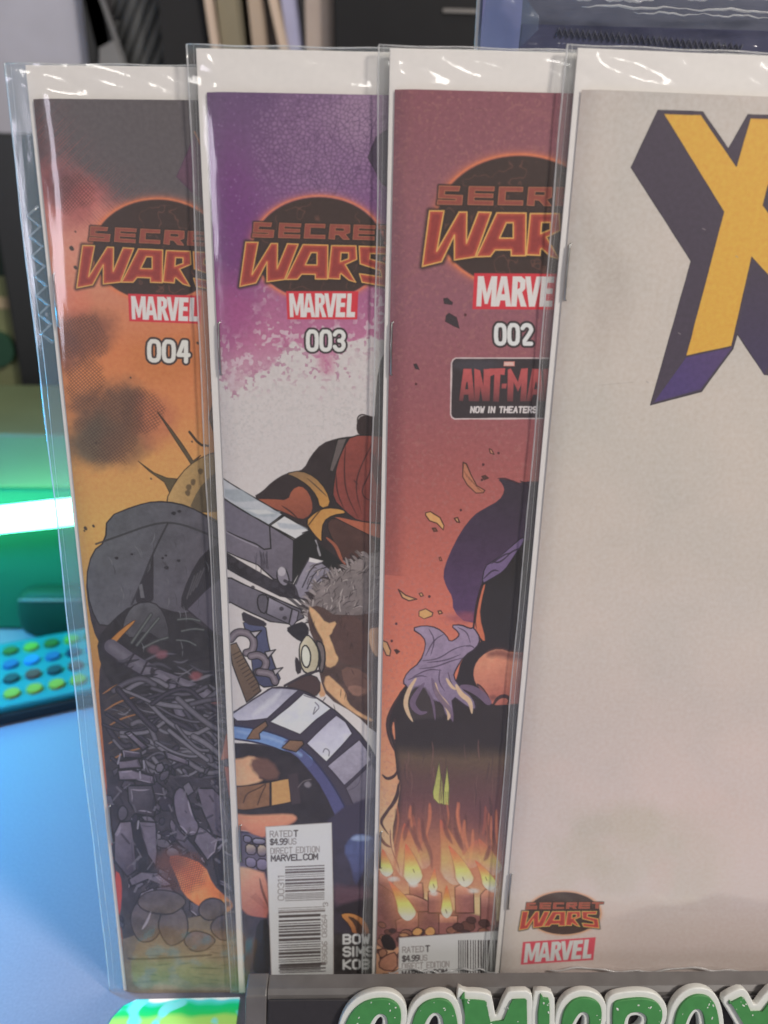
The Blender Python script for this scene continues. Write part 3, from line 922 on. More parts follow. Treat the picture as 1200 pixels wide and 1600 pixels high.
    A.poly(z([(-60, 820), (150, 905), (420, 1060), (550, 1090), (600, 1190), (470, 1170), (330, 1100), (160, 1015), (-60, 900)]), (52, 49, 53), None, tex=.3)
    for k in range(8):
        A.blob(364 + k * 13, 876 + k * 7.5, 5, 5, (66, 62, 68), .8, .3, 5, k)
    A.poly(z([(448, 1030), (465, 985), (500, 990), (520, 1030), (530, 1080), (500, 1110), (460, 1080)]), (134, 128, 138), INK, 2.0, 1)
    A.blob(440, 893, 6, 7, (178, 172, 178), 1, .2, 30)
    A.poly(z([(560, 1090), (600, 1010), (650, 920), (740, 946), (735, 960), (800, 1010), (780, 1040), (700, 1130), (640, 1200), (560, 1160)]), (158, 153, 164), INK, 2.2, 0, grad=((120, 114, 126), .5, .7))
    for q in [[(655, 925), (600, 1020), (570, 1090)], [(735, 958), (670, 980), (610, 1110)], [(760, 985), (690, 1010), (640, 1120)], [(800, 1010), (720, 1050), (660, 1140)]]:
        A.line(z(q), 2.2, (56, 52, 58), .9)
    A.poly(z([(655, 925), (740, 946), (700, 960), (650, 950)]), (214, 208, 206), None)
    z = zf(320, 900, 4)
    A.poly(z([(-80, 20), (165, 18), (330, 90), (600, 208), (620, 260), (540, 300), (410, 285), (160, 170), (-80, 220)]), (114, 109, 119), INK, 2.2, 0, grad=((92, 88, 96), .3, .8), tex=.06)
    A.poly(z([(325, 150), (345, 112), (400, 125), (385, 240), (340, 220)]), (92, 88, 96), INK, 2.0, 1)
    A.poly(z([(400, 130), (545, 205), (525, 300), (385, 235)]), (150, 145, 156), INK, 2.0, 0, grad=((100, 95, 105), .1, 1))
    A.poly(z([(548, 205), (588, 222), (575, 280), (545, 320), (528, 300)]), (128, 122, 134), INK, 1.8, 0)
    for q in [(480, 205), (500, 262), (300, 72), (545, 100), (520, 115)]:
        p = z([q])[0]
        A.blob(p[0], p[1], 3.4, 3, (58, 54, 58), .9, .3, 5, q[0])
    for q in [[(440, 90), (520, 130), (610, 205)], [(470, 60), (560, 120), (620, 180)], [(500, 30), (560, 60), (580, 130)]]:
        A.line(z(q), 5, (52, 48, 52), .9, 2)
    A.poly(z([(500, 330), (560, 300), (620, 280), (660, 340), (620, 420), (560, 390)]), (48, 45, 48), None, sm=1)
    # curling grey smoke ridge
    z2 = zf(320, 640, 4)
    A.poly(z2([(640, 1210), (680, 1150), (700, 1090), (760, 1060), (850, 1010), (900, 960), (1020, 905), (1300, 880), (1300, 1400), (1080, 1380), (1000, 1300), (900, 1330), (860, 1290), (800, 1360), (740, 1420), (690, 1350), (640, 1290)]),
           (140, 130, 128), INK, 1.8, 1, grad=((112, 102, 100), .4, .7), tex=.16)
    for k in range(260):
        x, y = R.uniform(478, 640), R.uniform(886, 992)
        a = R.uniform(-2.4, -.6)
        L = R.uniform(6, 16)
        A.line([(x, y), (x + L * .5 * math.cos(a) + 3, y + L * .5 * math.sin(a)), (x + L * math.cos(a + .5), y + L * math.sin(a + .5))], R.uniform(1, 2.4), R.choice(((82, 74, 74), (96, 88, 86), (170, 160, 156), (64, 56, 56))), .8, 2, True)
    rim_ = np.array(chaikin(z2([(690, 1350), (640, 1290), (640, 1210), (680, 1150), (700, 1090), (760, 1060), (850, 1010), (900, 960), (1020, 905), (1300, 880)]), 2, False))
    for k in range(110):    # wisps breaking the outline
        p_ = rim_[R.randrange(len(rim_))]
        a = R.uniform(-2.9, -1.2)
        L = R.uniform(5, 15)
        A.line([(p_[0] + 3, p_[1] + 3), (p_[0] + L * .5 * math.cos(a), p_[1] + L * .5 * math.sin(a) + 1), (p_[0] + L * math.cos(a - .4), p_[1] + L * math.sin(a - .4))], R.uniform(2, 4.5), R.choice(((128, 118, 116), (106, 98, 96), (150, 140, 138), (60, 52, 52))), .95, 2, True)
    # broken rock face in brown and sand
    A.poly(z([(640, 200), (720, 180), (830, 260), (1300, 200), (1300, 1100), (1060, 980), (940, 860), (760, 760), (720, 640), (690, 420), (650, 330)]), (84, 66, 60), None, sm=1, tex=.18)
    for q, c in [([(640, 180), (700, 220), (760, 300), (830, 280), (800, 350), (770, 380), (840, 470), (830, 550), (770, 580), (740, 520), (750, 420), (690, 320)], (206, 166, 124)),
                 ([(1020, 330), (1090, 320), (1300, 330), (1300, 480), (1080, 520), (1030, 440)], (206, 160, 124)),
                 ([(760, 610), (820, 660), (880, 720), (890, 790), (960, 850), (1060, 900), (1030, 910), (920, 850), (820, 770), (740, 690)], (202, 160, 120)),
                 ([(720, 650), (740, 700), (760, 750), (710, 760)], (190, 148, 112)),
                 ([(780, 370), (860, 240), (960, 260), (1010, 330), (1020, 560), (900, 560), (830, 520)], (88, 66, 60)),
                 ([(850, 560), (1000, 590), (1060, 700), (960, 770), (870, 680)], (112, 84, 74)),
                 ([(880, 690), (960, 680), (1020, 720), (940, 760)], (138, 104, 90))]:
        A.poly(z(q), c, None, sm=1, soft=1.2, tex=.08)
    for k in range(30):
        x, y = R.uniform(660, 1000), R.uniform(200, 820)
        A.line(z([(x, y), (x + R.uniform(-30, 30), y + R.uniform(20, 60))]), 1.6, (60, 46, 44), .7, 1, True)
    A.poly(z([(590, 440), (610, 400), (640, 362), (680, 400), (712, 460), (716, 540), (690, 600), (650, 616), (610, 590), (592, 520)]), (210, 202, 178), INK, 2.4, 1, grad=((176, 166, 140), .8, .3))
    A.poly(z([(606, 450), (630, 428), (655, 460), (664, 510), (650, 570), (622, 570), (602, 520)]), (214, 210, 196), INK, 2.4, 1)
    A.poly(z([(690, 400), (740, 420), (756, 500), (740, 600), (712, 600), (728, 500)]), (112, 102, 100), INK, 2, 1)
    A.poly(z([(560, 500), (590, 520), (610, 600), (570, 620)]), (54, 48, 50), None, sm=1)
    A.poly(z([(490, 690), (640, 610), (720, 640), (720, 740), (640, 760), (580, 715)]), (76, 60, 58), INK, 1.4, 1)
    A.line(z([(500, 685), (640, 610), (720, 590)]), 4, (60, 54, 58), 1, 1)
    # bent pipes with barbs, blue strut, banded post
    A.poly(z([(236, 280), (380, 300), (392, 400), (420, 520), (490, 680), (330, 700), (290, 560), (300, 440), (250, 330)]), (84, 88, 116), INK, 2.0, 1, grad=((70, 72, 96), .1, .9))
    A.poly(z([(225, 215), (300, 250), (390, 290), (380, 320), (240, 300)]), (58, 54, 60), None, sm=1)
    A.poly(z([(150, 440), (195, 420), (330, 660), (350, 720), (260, 790), (170, 560)]), (124, 104, 84), INK, 2.2, 0, grad=((96, 78, 66), .1, .9))
    for k in range(12):
        A.line(z([(172 + k * 13, 500 + k * 22), (222 + k * 12, 470 + k * 22)]), 1.8, (64, 52, 46), .8)
    for q in [[(160, 400), (200, 350), (270, 355), (310, 400), (300, 470), (260, 480)], [(290, 500), (340, 490), (390, 530), (370, 590), (330, 600)], [(340, 600), (420, 610), (440, 660)]]:
        A.line(z(q), 13, INK, 1, 2)
        A.line(z(q), 9.5, (110, 100, 108), 1, 2, sh=(146, 136, 142))
    for q in [[(285, 350), (355, 340), (315, 385)], [(375, 475), (442, 460), (395, 515)], [(425, 585), (488, 572), (440, 620)]]:
        A.poly(z(q), (176, 170, 174), INK, 2, 0)
    # arch of metal plates over a blue band
    A.poly(z([(180, 850), (330, 760), (420, 690), (600, 700), (780, 810), (940, 950), (1060, 1100), (1180, 1400), (1180, 1700), (860, 1620), (790, 1400), (700, 1250), (590, 1120), (400, 1010), (180, 960)]), (66, 60, 72), INK, 2, 1)
    G1, G2 = (206, 206, 218), (150, 146, 162)
    for q, c, c2 in [([(150, 880), (300, 772), (420, 698), (500, 700), (586, 712), (490, 800), (392, 892), (200, 914)], (140, 138, 154), (196, 194, 208)),
                     ([(618, 732), (700, 762), (790, 828), (700, 896), (596, 992), (500, 950), (402, 912), (520, 820)], G1, (204, 206, 220)),
                     ([(822, 868), (880, 910), (924, 984), (850, 1070), (760, 1162), (690, 1100), (634, 1046), (740, 940)], (168, 164, 180), G1),
                     ([(966, 1022), (1010, 1080), (1040, 1150), (960, 1230), (872, 1312), (820, 1250), (766, 1188), (870, 1100)], (168, 163, 178), (140, 134, 148)),
                     ([(1044, 1170), (1090, 1260), (1120, 1360), (1000, 1430), (930, 1436), (878, 1325), (960, 1250)], (120, 114, 126), (96, 90, 102))]:
        A.poly(z(q), c, (58, 52, 62), 2.4, 0, grad=(c2, .3, .9), tex=.05)
    A.line(z([(300, 870), (420, 780), (480, 715)]), 9, (204, 204, 216), .6, 1, True, soft=3)
    for q in [[(620, 745), (660, 760), (700, 765)], [(690, 790), (720, 820), (690, 850), (675, 870), (690, 820)], [(740, 1100), (750, 1075), (780, 1090), (775, 1125)], [(900, 1340), (960, 1310), (980, 1240)]]:
        A.line(z(q), 1.6, (84, 78, 92), .9, 2)
    blue = [(100, 985), (260, 985), (380, 1010), (520, 1060), (640, 1160), (740, 1290), (820, 1420), (880, 1560)]
    A.line(z(blue), 24, (52, 52, 76), 1, 2)
    A.line(z(blue[:5]), 18, (112, 140, 186), 1, 2)
    A.line(z(blue[3:]), 18, (82, 82, 122), .9, 2)
    A.line(z([(200, 975), (380, 1000), (500, 1045), (600, 1120)]), 5, (140, 164, 200), .7, 2, soft=2)
    for q in [[(262, 1020), (300, 960), (380, 905), (395, 935), (340, 985), (345, 1020)], [(480, 1075), (530, 1025), (610, 1030), (620, 1050), (570, 1100)]]:
        A.poly(z(q), (140, 108, 84), INK, 2.0, 0, grad=((110, 84, 68), .5, .5))
    # shaded hollow with stacked crates and jars under the arch
    A.poly(z([(120, 1060), (300, 1040), (460, 1080), (560, 1110), (640, 1200), (740, 1330), (860, 1600), (120, 1600)]), (50, 45, 48), None, sm=1, tex=.2)
    A.poly(z([(120, 1160), (220, 1150), (290, 1120), (360, 1160), (330, 1260), (370, 1280), (230, 1320), (120, 1330)]), (214, 160, 126), None, sm=1, tex=.06, soft=2)
    A.poly(z([(300, 1130), (420, 1150), (480, 1260), (370, 1280), (280, 1200)]), (104, 76, 68), None, sm=1, soft=3)
    A.poly(z([(120, 1340), (330, 1300), (410, 1285), (408, 1440), (240, 1470), (120, 1470)]), (126, 92, 68), INK, 2.2, 0, tex=.1)
    A.poly(z([(412, 1285), (525, 1265), (542, 1415), (414, 1440)]), (182, 140, 90), INK, 2.2, 0)
    A.line(z([(240, 1420), (260, 1360), (330, 1330), (380, 1300)]), 2, (64, 48, 40), .9, 2)
    A.line(z([(330, 1430), (350, 1370), (380, 1310)]), 2, (64, 48, 40), .9, 2)
    A.poly(z([(520, 1240), (580, 1230), (600, 1420), (545, 1430)]), (66, 56, 60), None)
    A.blob(481, 1226, 5, 5, (132, 126, 132), .8, .4, 5)
    A.line([(466, 1230), (474, 1220), (486, 1218)], 1.6, (110, 100, 100), .8, 2)
    A.poly(z([(120, 1500), (350, 1495), (540, 1485), (580, 1510), (560, 1540), (440, 1600), (120, 1600)]), (204, 142, 112), None, sm=1, grad=((164, 104, 88), 0, 1), soft=2)
    return A


def cover_three_low(A):
    R = random.Random(21)
    z = zf(380, 1270, 5.455)
    A.poly([(300, 1300), (620, 1300), (760, 1310), (760, 1600), (300, 1600)], (62, 56, 72), None, tex=.12, grad=((50, 46, 48), .1, .9))
    A.poly([(512, 1282), (536, 1262), (566, 1250), (640, 1230), (640, 1312), (512, 1312)], (60, 54, 70), None, soft=2)
    A.poly(z([(-60, 60), (250, 50), (440, 30), (380, 100), (200, 150), (190, 220), (60, 180), (0, 110), (-60, 120)]), (206, 142, 112), None, sm=1, soft=2, grad=((176, 112, 94), .1, .9))
    A.poly(z([(-60, 190), (60, 180), (190, 220), (200, 480), (-60, 490)]), (92, 86, 104), None, tex=.1)
    for k, (x0, y0, x1, y1, c) in enumerate([(0, 195, 70, 260, (130, 130, 152)), (80, 215, 190, 270, (150, 152, 172)), (20, 265, 110, 360, (176, 160, 138)), (120, 270, 200, 370, (186, 168, 142)),
                                            (20, 380, 110, 470, (140, 132, 158)), (115, 390, 210, 490, (132, 124, 150))]):
        A.poly(z([(x0, y0), (x1, y0 + 8), (x1, y1), (x0, y1)]), c, INK, 2.0, 1, grad=((96, 88, 106), .2, .9))
    A.poly(z([(-60, 480), (20, 470), (110, 490), (200, 520), (230, 900), (100, 900), (40, 880), (-60, 800)]), (208, 160, 132), None, sm=1, grad=((150, 92, 84), .4, .8), soft=2)
    A.line(z([(140, 560), (160, 660), (200, 760), (220, 820)]), 4, (84, 58, 56), .8, 2, True)
    for k in range(18):
        A.line(z([(60 + k * 8, 720 + k * 6), (110 + k * 7, 690 + k * 8)]), 1.1, (120, 74, 68), .5)
    A.poly(z([(-60, 880), (60, 880), (240, 900), (250, 1400), (-60, 1400)]), (60, 56, 66), None, tex=.15)
    A.poly(z([(120, 920), (230, 900), (250, 1400), (80, 1400), (90, 1150)]), (42, 41, 44), None, sm=1)
    A.poly(z([(850, 310), (920, 200), (980, 180), (1100, 200), (1200, 240), (1060, 400), (1000, 560), (950, 620), (920, 450)]), (78, 88, 128), None, sm=1, grad=((66, 66, 96), .2, .9), soft=2, tex=.15)
    A.poly(z([(910, 220), (980, 185), (1100, 205), (1060, 240), (950, 240)]), (132, 146, 176), None, sm=1, soft=2)
    A.poly(z([(770, 600), (900, 640), (1300, 620), (1300, 800), (900, 800), (770, 780)]), (96, 72, 82), None, sm=1, soft=5, alpha=.7)
    A.poly(z([(770, 800), (1050, 720), (1200, 740), (1200, 860), (800, 870)]), (48, 44, 50), None, sm=1, soft=3)
    A.poly(z([(820, 870), (880, 850), (960, 862), (1040, 910), (1080, 1010), (1070, 1040), (930, 1040), (910, 960)]), (176, 124, 74), INK, 1.6, 1, grad=((126, 80, 58), .3, .8))
    A.poly(z([(880, 875), (960, 900), (1030, 980), (1040, 1040), (970, 1040), (950, 950)]), (70, 52, 46), None, sm=1)
    A.poly(z([(770, 1030), (1300, 1030), (1300, 1500), (770, 1500)]), (52, 48, 49), None, tex=.25, soft=3)
    # price box with bar codes, then credits
    A.poly([(415, 1292), (518, 1285.5), (520.5, 1400), (521, 1540), (425, 1540)], (205, 197, 192), (150, 140, 136), .8)
    T, TD = (120, 112, 110), (72, 66, 66)
    A.text("RATED", 422, 1299, 5.4, 9, 1.8, 1.3, T, -.03)
    A.text("T", 459.5, 1298, 5.6, 9, 1, 2.2, TD, -.03)
    A.text("$4.99", 422.5, 1311.5, 4.8, 8.6, 1.5, 2.0, TD, -.03)
    A.text("US", 451, 1310.7, 5, 8.6, 1.6, 1.2, T, -.03)
    A.text("DIRECT EDITION", 423, 1325.5, 4.7, 8.8, 1.85, 1.25, T, -.04)
    A.text("MARVEL.COM", 424, 1337, 6.0, 8.6, 1.9, 2.1, TD, -.04)
    A.bars(445.5, 1354, 507, 1408, 5, True, -.04, (96, 89, 88), 2.3)
    A.bars(435.5, 1430, 501, 1519, 9, True, -.04, (76, 70, 70), 3.0)
    A.bars(435, 1419, 508, 1427, 4, True, -.04, (110, 103, 101), 2.0)
    A.bars(437, 1506, 509, 1520, 12, True, -.04, (70, 64, 64), 3.0)
    A.text("00311", 434.5, 1406.5, 7.2, 9, 2.6, 1.3, T, rot=True)
    A.text("59606", 503.5, 1506, 5.6, 7.2, 1.7, 1.2, T, rot=True)
    A.text("08264", 503.2, 1464, 5.6, 7.2, 1.7, 1.2, T, rot=True)
    A.text("3", 505, 1415.5, 5, 7, 1.5, 1.2, T, rot=True)
    for t, y in (("BOW", 1461), ("SIMS", 1480.5), ("KOBL", 1500.5)):
        A.text(t, 537, y, 10.2, 13, 4.6, 3.4, (206, 198, 194), -.02)
    return A
# ------------------------------------------------------------------ cover "002": plum to orange dusk, smoke plume, candles
def cover_two():
    A = Art(2, (.1, .1, .1))
    X, Y = A.X, A.Y
    full = (slice(None), slice(None))
    sky = lerp_stops(Y + 24 * (fbm(X, Y, 90, 3, 1) - .5), [(130, (138, 88, 97)), (300, (144, 95, 103)), (480, (146, 96, 106)), (620, (152, 94, 99)), (730, (164, 96, 94)), (840, (182, 104, 94)), (950, (200, 114, 96)), (1060, (206, 122, 96)),
                                                           (1200, (214, 146, 110)), (1320, (222, 168, 130)), (1420, (216, 166, 130)), (1500, (180, 130, 104))])
    A.put(full, sky, np.ones(X.shape))
    A.put(full, (112, 66, 74), sstep(640, 612, X) * (Y < 900) * .35)
    A.put(full, (170, 118, 112), sstep(.66, .72, fbm(X, Y, 4, 2, 5)) * .30)
    A.put(full, (156, 104, 104), (1 - sstep(0, .05, np.abs(fbm(X, Y, 120, 3, 44) - .5))) * .22 * (Y < 620))
    f = lambda a, b: (600 + a / 4, 220 + b / 4)
    A.logo(f, 812, 346, 132, 105, 1.0)
    A.marvel([(741, 427), (892, 428), (889, 484), (738, 483)])
    A.text("002", 775, 508, 13.5, 29, 7.2, 6.4, (228, 222, 216), 0, outline=((66, 58, 60), 3.4), sm=1)
    rr = [(712, 559.5), (900, 559.5), (900, 653.5), (710, 654.5), (706, 652), (704, 647), (705.5, 567), (708, 562)]
    A.poly(rr, (64, 57, 60), (208, 190, 188), 2.0)
    A.blob(745, 570, 36, 9, (84, 82, 90), .5, .6, 14, 3)
    A.poly([(787.5, 565), (804, 565), (804, 572), (787, 572)], (224, 146, 134))
    A.text("MARVEL", 788.5, 566.6, 1.8, 3.8, .75, .7, (236, 206, 198))
    q = lambda x, y: (690 + x / 6.667, 540 + y / 6.667)
    AM = [[[(228, 242), (310, 242), (345, 578), (285, 578), (278, 510), (232, 510), (222, 578), (182, 572)], [(258, 380), (272, 380), (278, 455), (245, 455)]],
          [[(340, 240), (400, 258), (436, 420), (440, 245), (510, 242), (500, 578), (428, 578), (404, 440), (390, 580), (345, 580)]],
          [[(500, 240), (662, 236), (656, 305), (612, 300), (596, 585), (538, 582), (550, 300), (502, 320)]],
          [[(628, 398), (678, 396), (672, 444), (624, 446)]],
          [[(690, 250), (720, 238), (796, 380), (830, 240), (898, 236), (880, 580), (818, 580), (832, 400), (795, 478), (750, 380), (742, 582), (684, 580)]],
          [[(945, 242), (1030, 242), (1065, 578), (1005, 578), (998, 510), (952, 510), (932, 578), (884, 578)], [(978, 380), (992, 380), (998, 455), (962, 455)]],
          [[(1060, 242), (1115, 242), (1160, 430), (1165, 242), (1225, 242), (1215, 580), (1150, 580), (1115, 420), (1108, 580), (1065, 580)]]]
    for g in AM:
        W, d = A.sdf([[q(*p) for p in r] for r in g])
        t = np.clip((A.Y[W] - 576) / 52, 0, 1)[..., None]
        A.put(W, np.array([186, 92, 92.]) * (1 - t ** 2) + np.array([104, 66, 68.]) * t ** 2, np.clip(.5 - d / 1.2, 0, 1))
    A.text("NOW IN THEATERS", 735.5, 635.8, 5.0, 8.6, 2.5, 2.3, (214, 206, 204), 0, slant=.12)
    # drifting debris
    z8 = zf(550, 400, 3.43)
    for pts in [[(490, 228), (510, 225), (540, 250), (535, 262), (495, 255)], [(505, 318), (520, 306), (560, 330), (575, 388), (545, 375), (500, 350)], [(330, 580), (345, 578), (360, 608), (340, 604)]]:
        A.poly(z8(pts), (66, 58, 62), (54, 46, 50), 1)
    z = zf(580, 680, 4)
    BE = (206, 158, 112)
    for pts, c in [([(575, 170), (595, 180), (625, 250), (660, 315), (710, 345), (700, 360), (655, 362), (600, 310), (572, 260)], (184, 122, 96)),
                   ([(340, 485), (370, 478), (430, 515), (455, 565), (450, 592), (410, 550), (365, 535), (340, 500)], (212, 160, 106)),
                   ([(170, 965), (215, 1000), (285, 1025), (235, 1035), (195, 1015)], BE), ([(300, 1100), (340, 1085), (385, 1110), (380, 1130), (330, 1148), (298, 1130)], (208, 160, 104)),
                   ([(520, 520), (540, 515), (552, 545), (535, 542)], BE), ([(418, 1100), (435, 1098), (445, 1112), (425, 1118)], BE), ([(300, 990), (315, 985), (326, 1003), (310, 1008)], BE),
                   ([(738, 85), (752, 90), (768, 120), (745, 112)], (196, 136, 112)), ([(692, 258), (712, 252), (732, 268), (706, 278)], (88, 62, 62)), ([(382, 582), (402, 580), (414, 600), (392, 602)], (120, 78, 66)),
                   ([(424, 765), (434, 762), (443, 785), (430, 785)], (170, 100, 80)), ([(70, 1290), (100, 1300), (122, 1350), (116, 1382), (95, 1380), (70, 1330)], BE), ([(146, 1344), (160, 1340), (176, 1352), (160, 1366)], (70, 50, 52))]:
        A.poly(z(pts), c, (84, 58, 52), 1.9, 0)
    for k in range(7):
        A.line(z([(582 + k * 14, 225 + k * 18), (598 + k * 16, 262 + k * 15)]), 1.0, (108, 72, 62), .8)
    for (x, y) in [(755, 726), (779, 708), (720, 797), (753, 750), (671, 932), (619, 975), (612, 1002), (650, 600), (727, 492)]:
        A.blob(x, y, 2, 2.2, (90, 56, 58), 1, .3, 3, x)
    # violet standing stone behind, dark boulder with lit edges in front
    A.poly(z([(788, 270), (860, 280), (910, 300), (1000, 285), (1500, 300), (1500, 1300), (600, 1180), (512, 1100), (508, 1010), (470, 950), (446, 872), (480, 760), (560, 600), (640, 500), (700, 462), (800, 408), (834, 350), (822, 308)]),
           (64, 56, 66), None, sm=1, grad=((92, 66, 104), -.25, 1.0), tex=.05)
    A.blob(725, 965, 24, 8, (150, 84, 96), .7, .8, 8, 2)
    for q in [[(790, 270), (850, 272), (900, 300)], [(850, 280), (900, 290), (940, 320)], [(930, 285), (960, 300), (990, 320)]]:
        A.line(z(q), 3, (64, 50, 56), .9, 1, True)
    A.poly(z([(655, 1060), (690, 930), (720, 820), (840, 780), (960, 640), (1500, 560), (1500, 1400), (720, 1400), (670, 1250), (645, 1170)]), (48, 43, 45), None, sm=1)
    A.poly(z([(710, 820), (760, 790), (850, 720), (950, 630), (960, 660), (890, 760), (830, 850), (740, 905), (690, 930)]), (116, 98, 132), (48, 42, 48), 1.6, 1)
    for q in [[(750, 805), (830, 745), (880, 735)], [(760, 790), (800, 800), (870, 740)], [(850, 750), (900, 715), (960, 705)], [(700, 900), (760, 840), (800, 850)]]:
        A.line(z(q), 2.6, (58, 50, 60), .9, 2, True)
    A.line(z([(640, 1200), (655, 1060), (690, 940)]), 3, (58, 44, 44), 1, 2)
    A.poly(z([(650, 1200), (668, 1060), (700, 940), (715, 930), (690, 1030), (676, 1130), (718, 1290), (690, 1280)]), (196, 112, 84), None, sm=1)
    # lavender smoke plume rising from the dark column (abstract)
    z = zf(580, 950, 4)
    A.poly(z([(540, 420), (560, 330), (620, 250), (700, 200), (800, 195), (900, 240), (1300, 230), (1300, 700), (620, 700), (520, 470)]), (50, 44, 46), None, sm=1)
    A.poly(z([(636, 400), (660, 330), (720, 276), (800, 252), (880, 280), (1300, 290), (1300, 610), (860, 590), (760, 610), (700, 540), (650, 470)]), (218, 152, 120), None, sm=1, grad=((176, 104, 90), .5, .9), tex=.06)
    A.poly(z([(690, 560), (760, 520), (860, 500), (1000, 510), (1300, 500), (1300, 640), (760, 640)]), (176, 104, 90), None, sm=1, soft=6, alpha=.8)
    A.poly(z([(720, 276), (800, 252), (880, 280), (1300, 290), (1300, 330), (900, 330), (800, 300), (730, 310)]), (120, 74, 68), None, sm=1, soft=4, alpha=.85)
    A.poly(z([(655, 470), (690, 490), (740, 560), (742, 620), (700, 560)]), (120, 80, 84), (54, 44, 46), 1.6, 1)
    A.line(z([(760, 610), (790, 560), (840, 545), (870, 575), (850, 600)]), 6, (56, 46, 48), .95, 2, True)
    A.poly(z([(190, 500), (150, 600), (96, 680), (94, 740), (130, 840), (150, 920), (160, 1060), (186, 1090), (160, 1260), (128, 1400), (150, 1540), (170, 1700), (1300, 1700), (1300, 560), (900, 600), (740, 610), (560, 480), (300, 420)]), (52, 45, 45), None, sm=1, tex=.06)
    W = A.win(600, 1110, 1000, 1400)
    A.put(W, lerp_stops(A.Y[W] + 16 * (fbm(A.X[W], A.Y[W], 40, 3, 3) - .5), [(1160, (54, 47, 45)), (1185, (96, 78, 64)), (1215, (92, 68, 64)), (1260, (98, 66, 68)), (1310, (112, 70, 68)), (1350, (140, 84, 74))]),
          sstep(1150, 1185, A.Y[W] + 10 * (fbm(A.X[W], A.Y[W], 30, 2, 6) - .5) + (A.X[W] - 700) * -.05) * sstep(612, 624, A.X[W] - 8 * np.sin((A.Y[W] - 1150) / 60)))
    A.poly(z([(196, 466), (225, 400), (305, 340), (342, 240), (330, 180), (250, 128), (330, 108), (410, 122), (470, 170), (492, 215), (545, 182), (550, 155), (495, 108), (560, 104), (620, 130), (640, 120), (684, 190), (660, 250), (580, 300), (530, 380), (512, 430),
              (560, 500), (640, 560), (660, 640), (600, 620), (500, 540), (520, 700), (470, 690), (430, 560), (330, 660), (240, 650), (260, 560), (224, 490)]), (158, 140, 162), (58, 48, 56), 2.0, 1, grad=((128, 112, 136), .2, .9), tex=.07)
    A.poly(z([(250, 500), (330, 480), (370, 560), (440, 600), (470, 680), (360, 690), (230, 700), (210, 600)]), (66, 58, 58), None, sm=1, soft=2)
    for q in [[(320, 330), (420, 320), (520, 250), (620, 230)], [(350, 340), (460, 330), (560, 290)], [(340, 300), (390, 200), (460, 160)], [(300, 380), (400, 370), (500, 330), (580, 310)], [(360, 130), (400, 200), (370, 300)],
              [(260, 430), (360, 380), (440, 390)], [(430, 380), (420, 460), (460, 520)], [(540, 120), (600, 150), (620, 220)], [(590, 240), (630, 235), (650, 260)], [(480, 400), (500, 480), (560, 540)], [(230, 450), (300, 420), (350, 430)]]:
        A.line(z(q), 2.0, (74, 60, 78), .85, 2, True)
    for q, w_ in [([(280, 440), (240, 500), (210, 590), (230, 660), (260, 710)], 7), ([(400, 470), (410, 540), (470, 600), (490, 660), (480, 700)], 8), ([(530, 480), (560, 540), (620, 580), (630, 660)], 8), ([(470, 440), (500, 490), (530, 510)], 5)]:
        A.line(z(q), w_, (216, 180, 148), .95, 2, True)
    for q, w_ in [([(330, 470), (280, 540), (250, 600), (300, 660), (350, 650)], 9), ([(380, 440), (400, 520), (440, 580), (500, 640), (510, 710)], 8), ([(560, 490), (620, 500), (690, 540), (740, 600), (730, 560)], 12), ([(360, 520), (390, 600), (400, 700)], 4)]:
        A.line(z(q), w_, (112, 94, 116), .9, 2, True)
    A.blob(771, 1090, 6, 4, (60, 46, 48), .5, .6, 6)
    for q in [[(190, 520), (120, 640), (96, 740), (120, 840), (150, 900)], [(150, 690), (130, 760), (150, 850)], [(70, 1050), (100, 1075), (150, 1050), (170, 1000)], [(180, 1080), (150, 1200), (90, 1290), (60, 1340), (70, 1370), (110, 1420)], [(52, 1430), (80, 1480), (125, 1498)], [(170, 1100), (165, 1180), (120, 1260)]]:
        A.line(z(q), 5, (66, 50, 50), 1, 2, True)
    A.poly(z([(140, 700), (128, 760), (150, 840), (148, 760)]), (206, 136, 104), None, sm=1)
    for q, c in [([(425, 960), (385, 1150), (390, 1190), (424, 1225), (440, 1220), (436, 1060)], (150, 148, 84)), ([(475, 990), (455, 1130), (452, 1228), (484, 1232), (488, 1120)], (172, 172, 96)), ([(436, 1040), (428, 1220), (452, 1228), (450, 1100)], (112, 106, 70))]:
        A.poly(z(q), c, (78, 70, 54), 1.2, 0, grad=((176, 178, 100), 0, 1))
    for k in range(4):
        A.line(z([(440 + k * 13, 1150), (442 + k * 13, 1225)]), 1.0, (84, 80, 54), .8)
    R = random.Random(4)
    for k in range(26):
        x = R.uniform(200, 760)
        y = R.uniform(820, 1250)
        A.line(z([(x, y), (x + R.uniform(-10, 14), y + 60), (x + R.uniform(-20, 20), y + R.uniform(100, 200))]), R.uniform(1, 3), R.choice(((120, 86, 80), (70, 54, 54), (108, 78, 74))), .45, 2, True)
    for k in range(34):     # dark strands breaking down into the fire
        x = R.uniform(150, 790)
        y = R.uniform(1180, 1420)
        A.line(z([(x, y), (x + R.uniform(-16, 20), y + 90), (x + R.uniform(-34, 34), y + R.uniform(150, 260))]), R.uniform(2, 6), R.choice(((84, 56, 54), (70, 50, 50), (196, 116, 84), (150, 84, 70))), .6, 2, True, soft=1.2)
    # flames and candles
    z = zf(590, 1280, 6)
    A.put(A.win(595, 1320, 900, 1440), (222, 160, 122), sstep(1352, 1408, A.Y[A.win(595, 1320, 900, 1440)] + 26 * (fbm(A.X[A.win(595, 1320, 900, 1440)], A.Y[A.win(595, 1320, 900, 1440)], 34, 3, 9) - .5)) * .92)
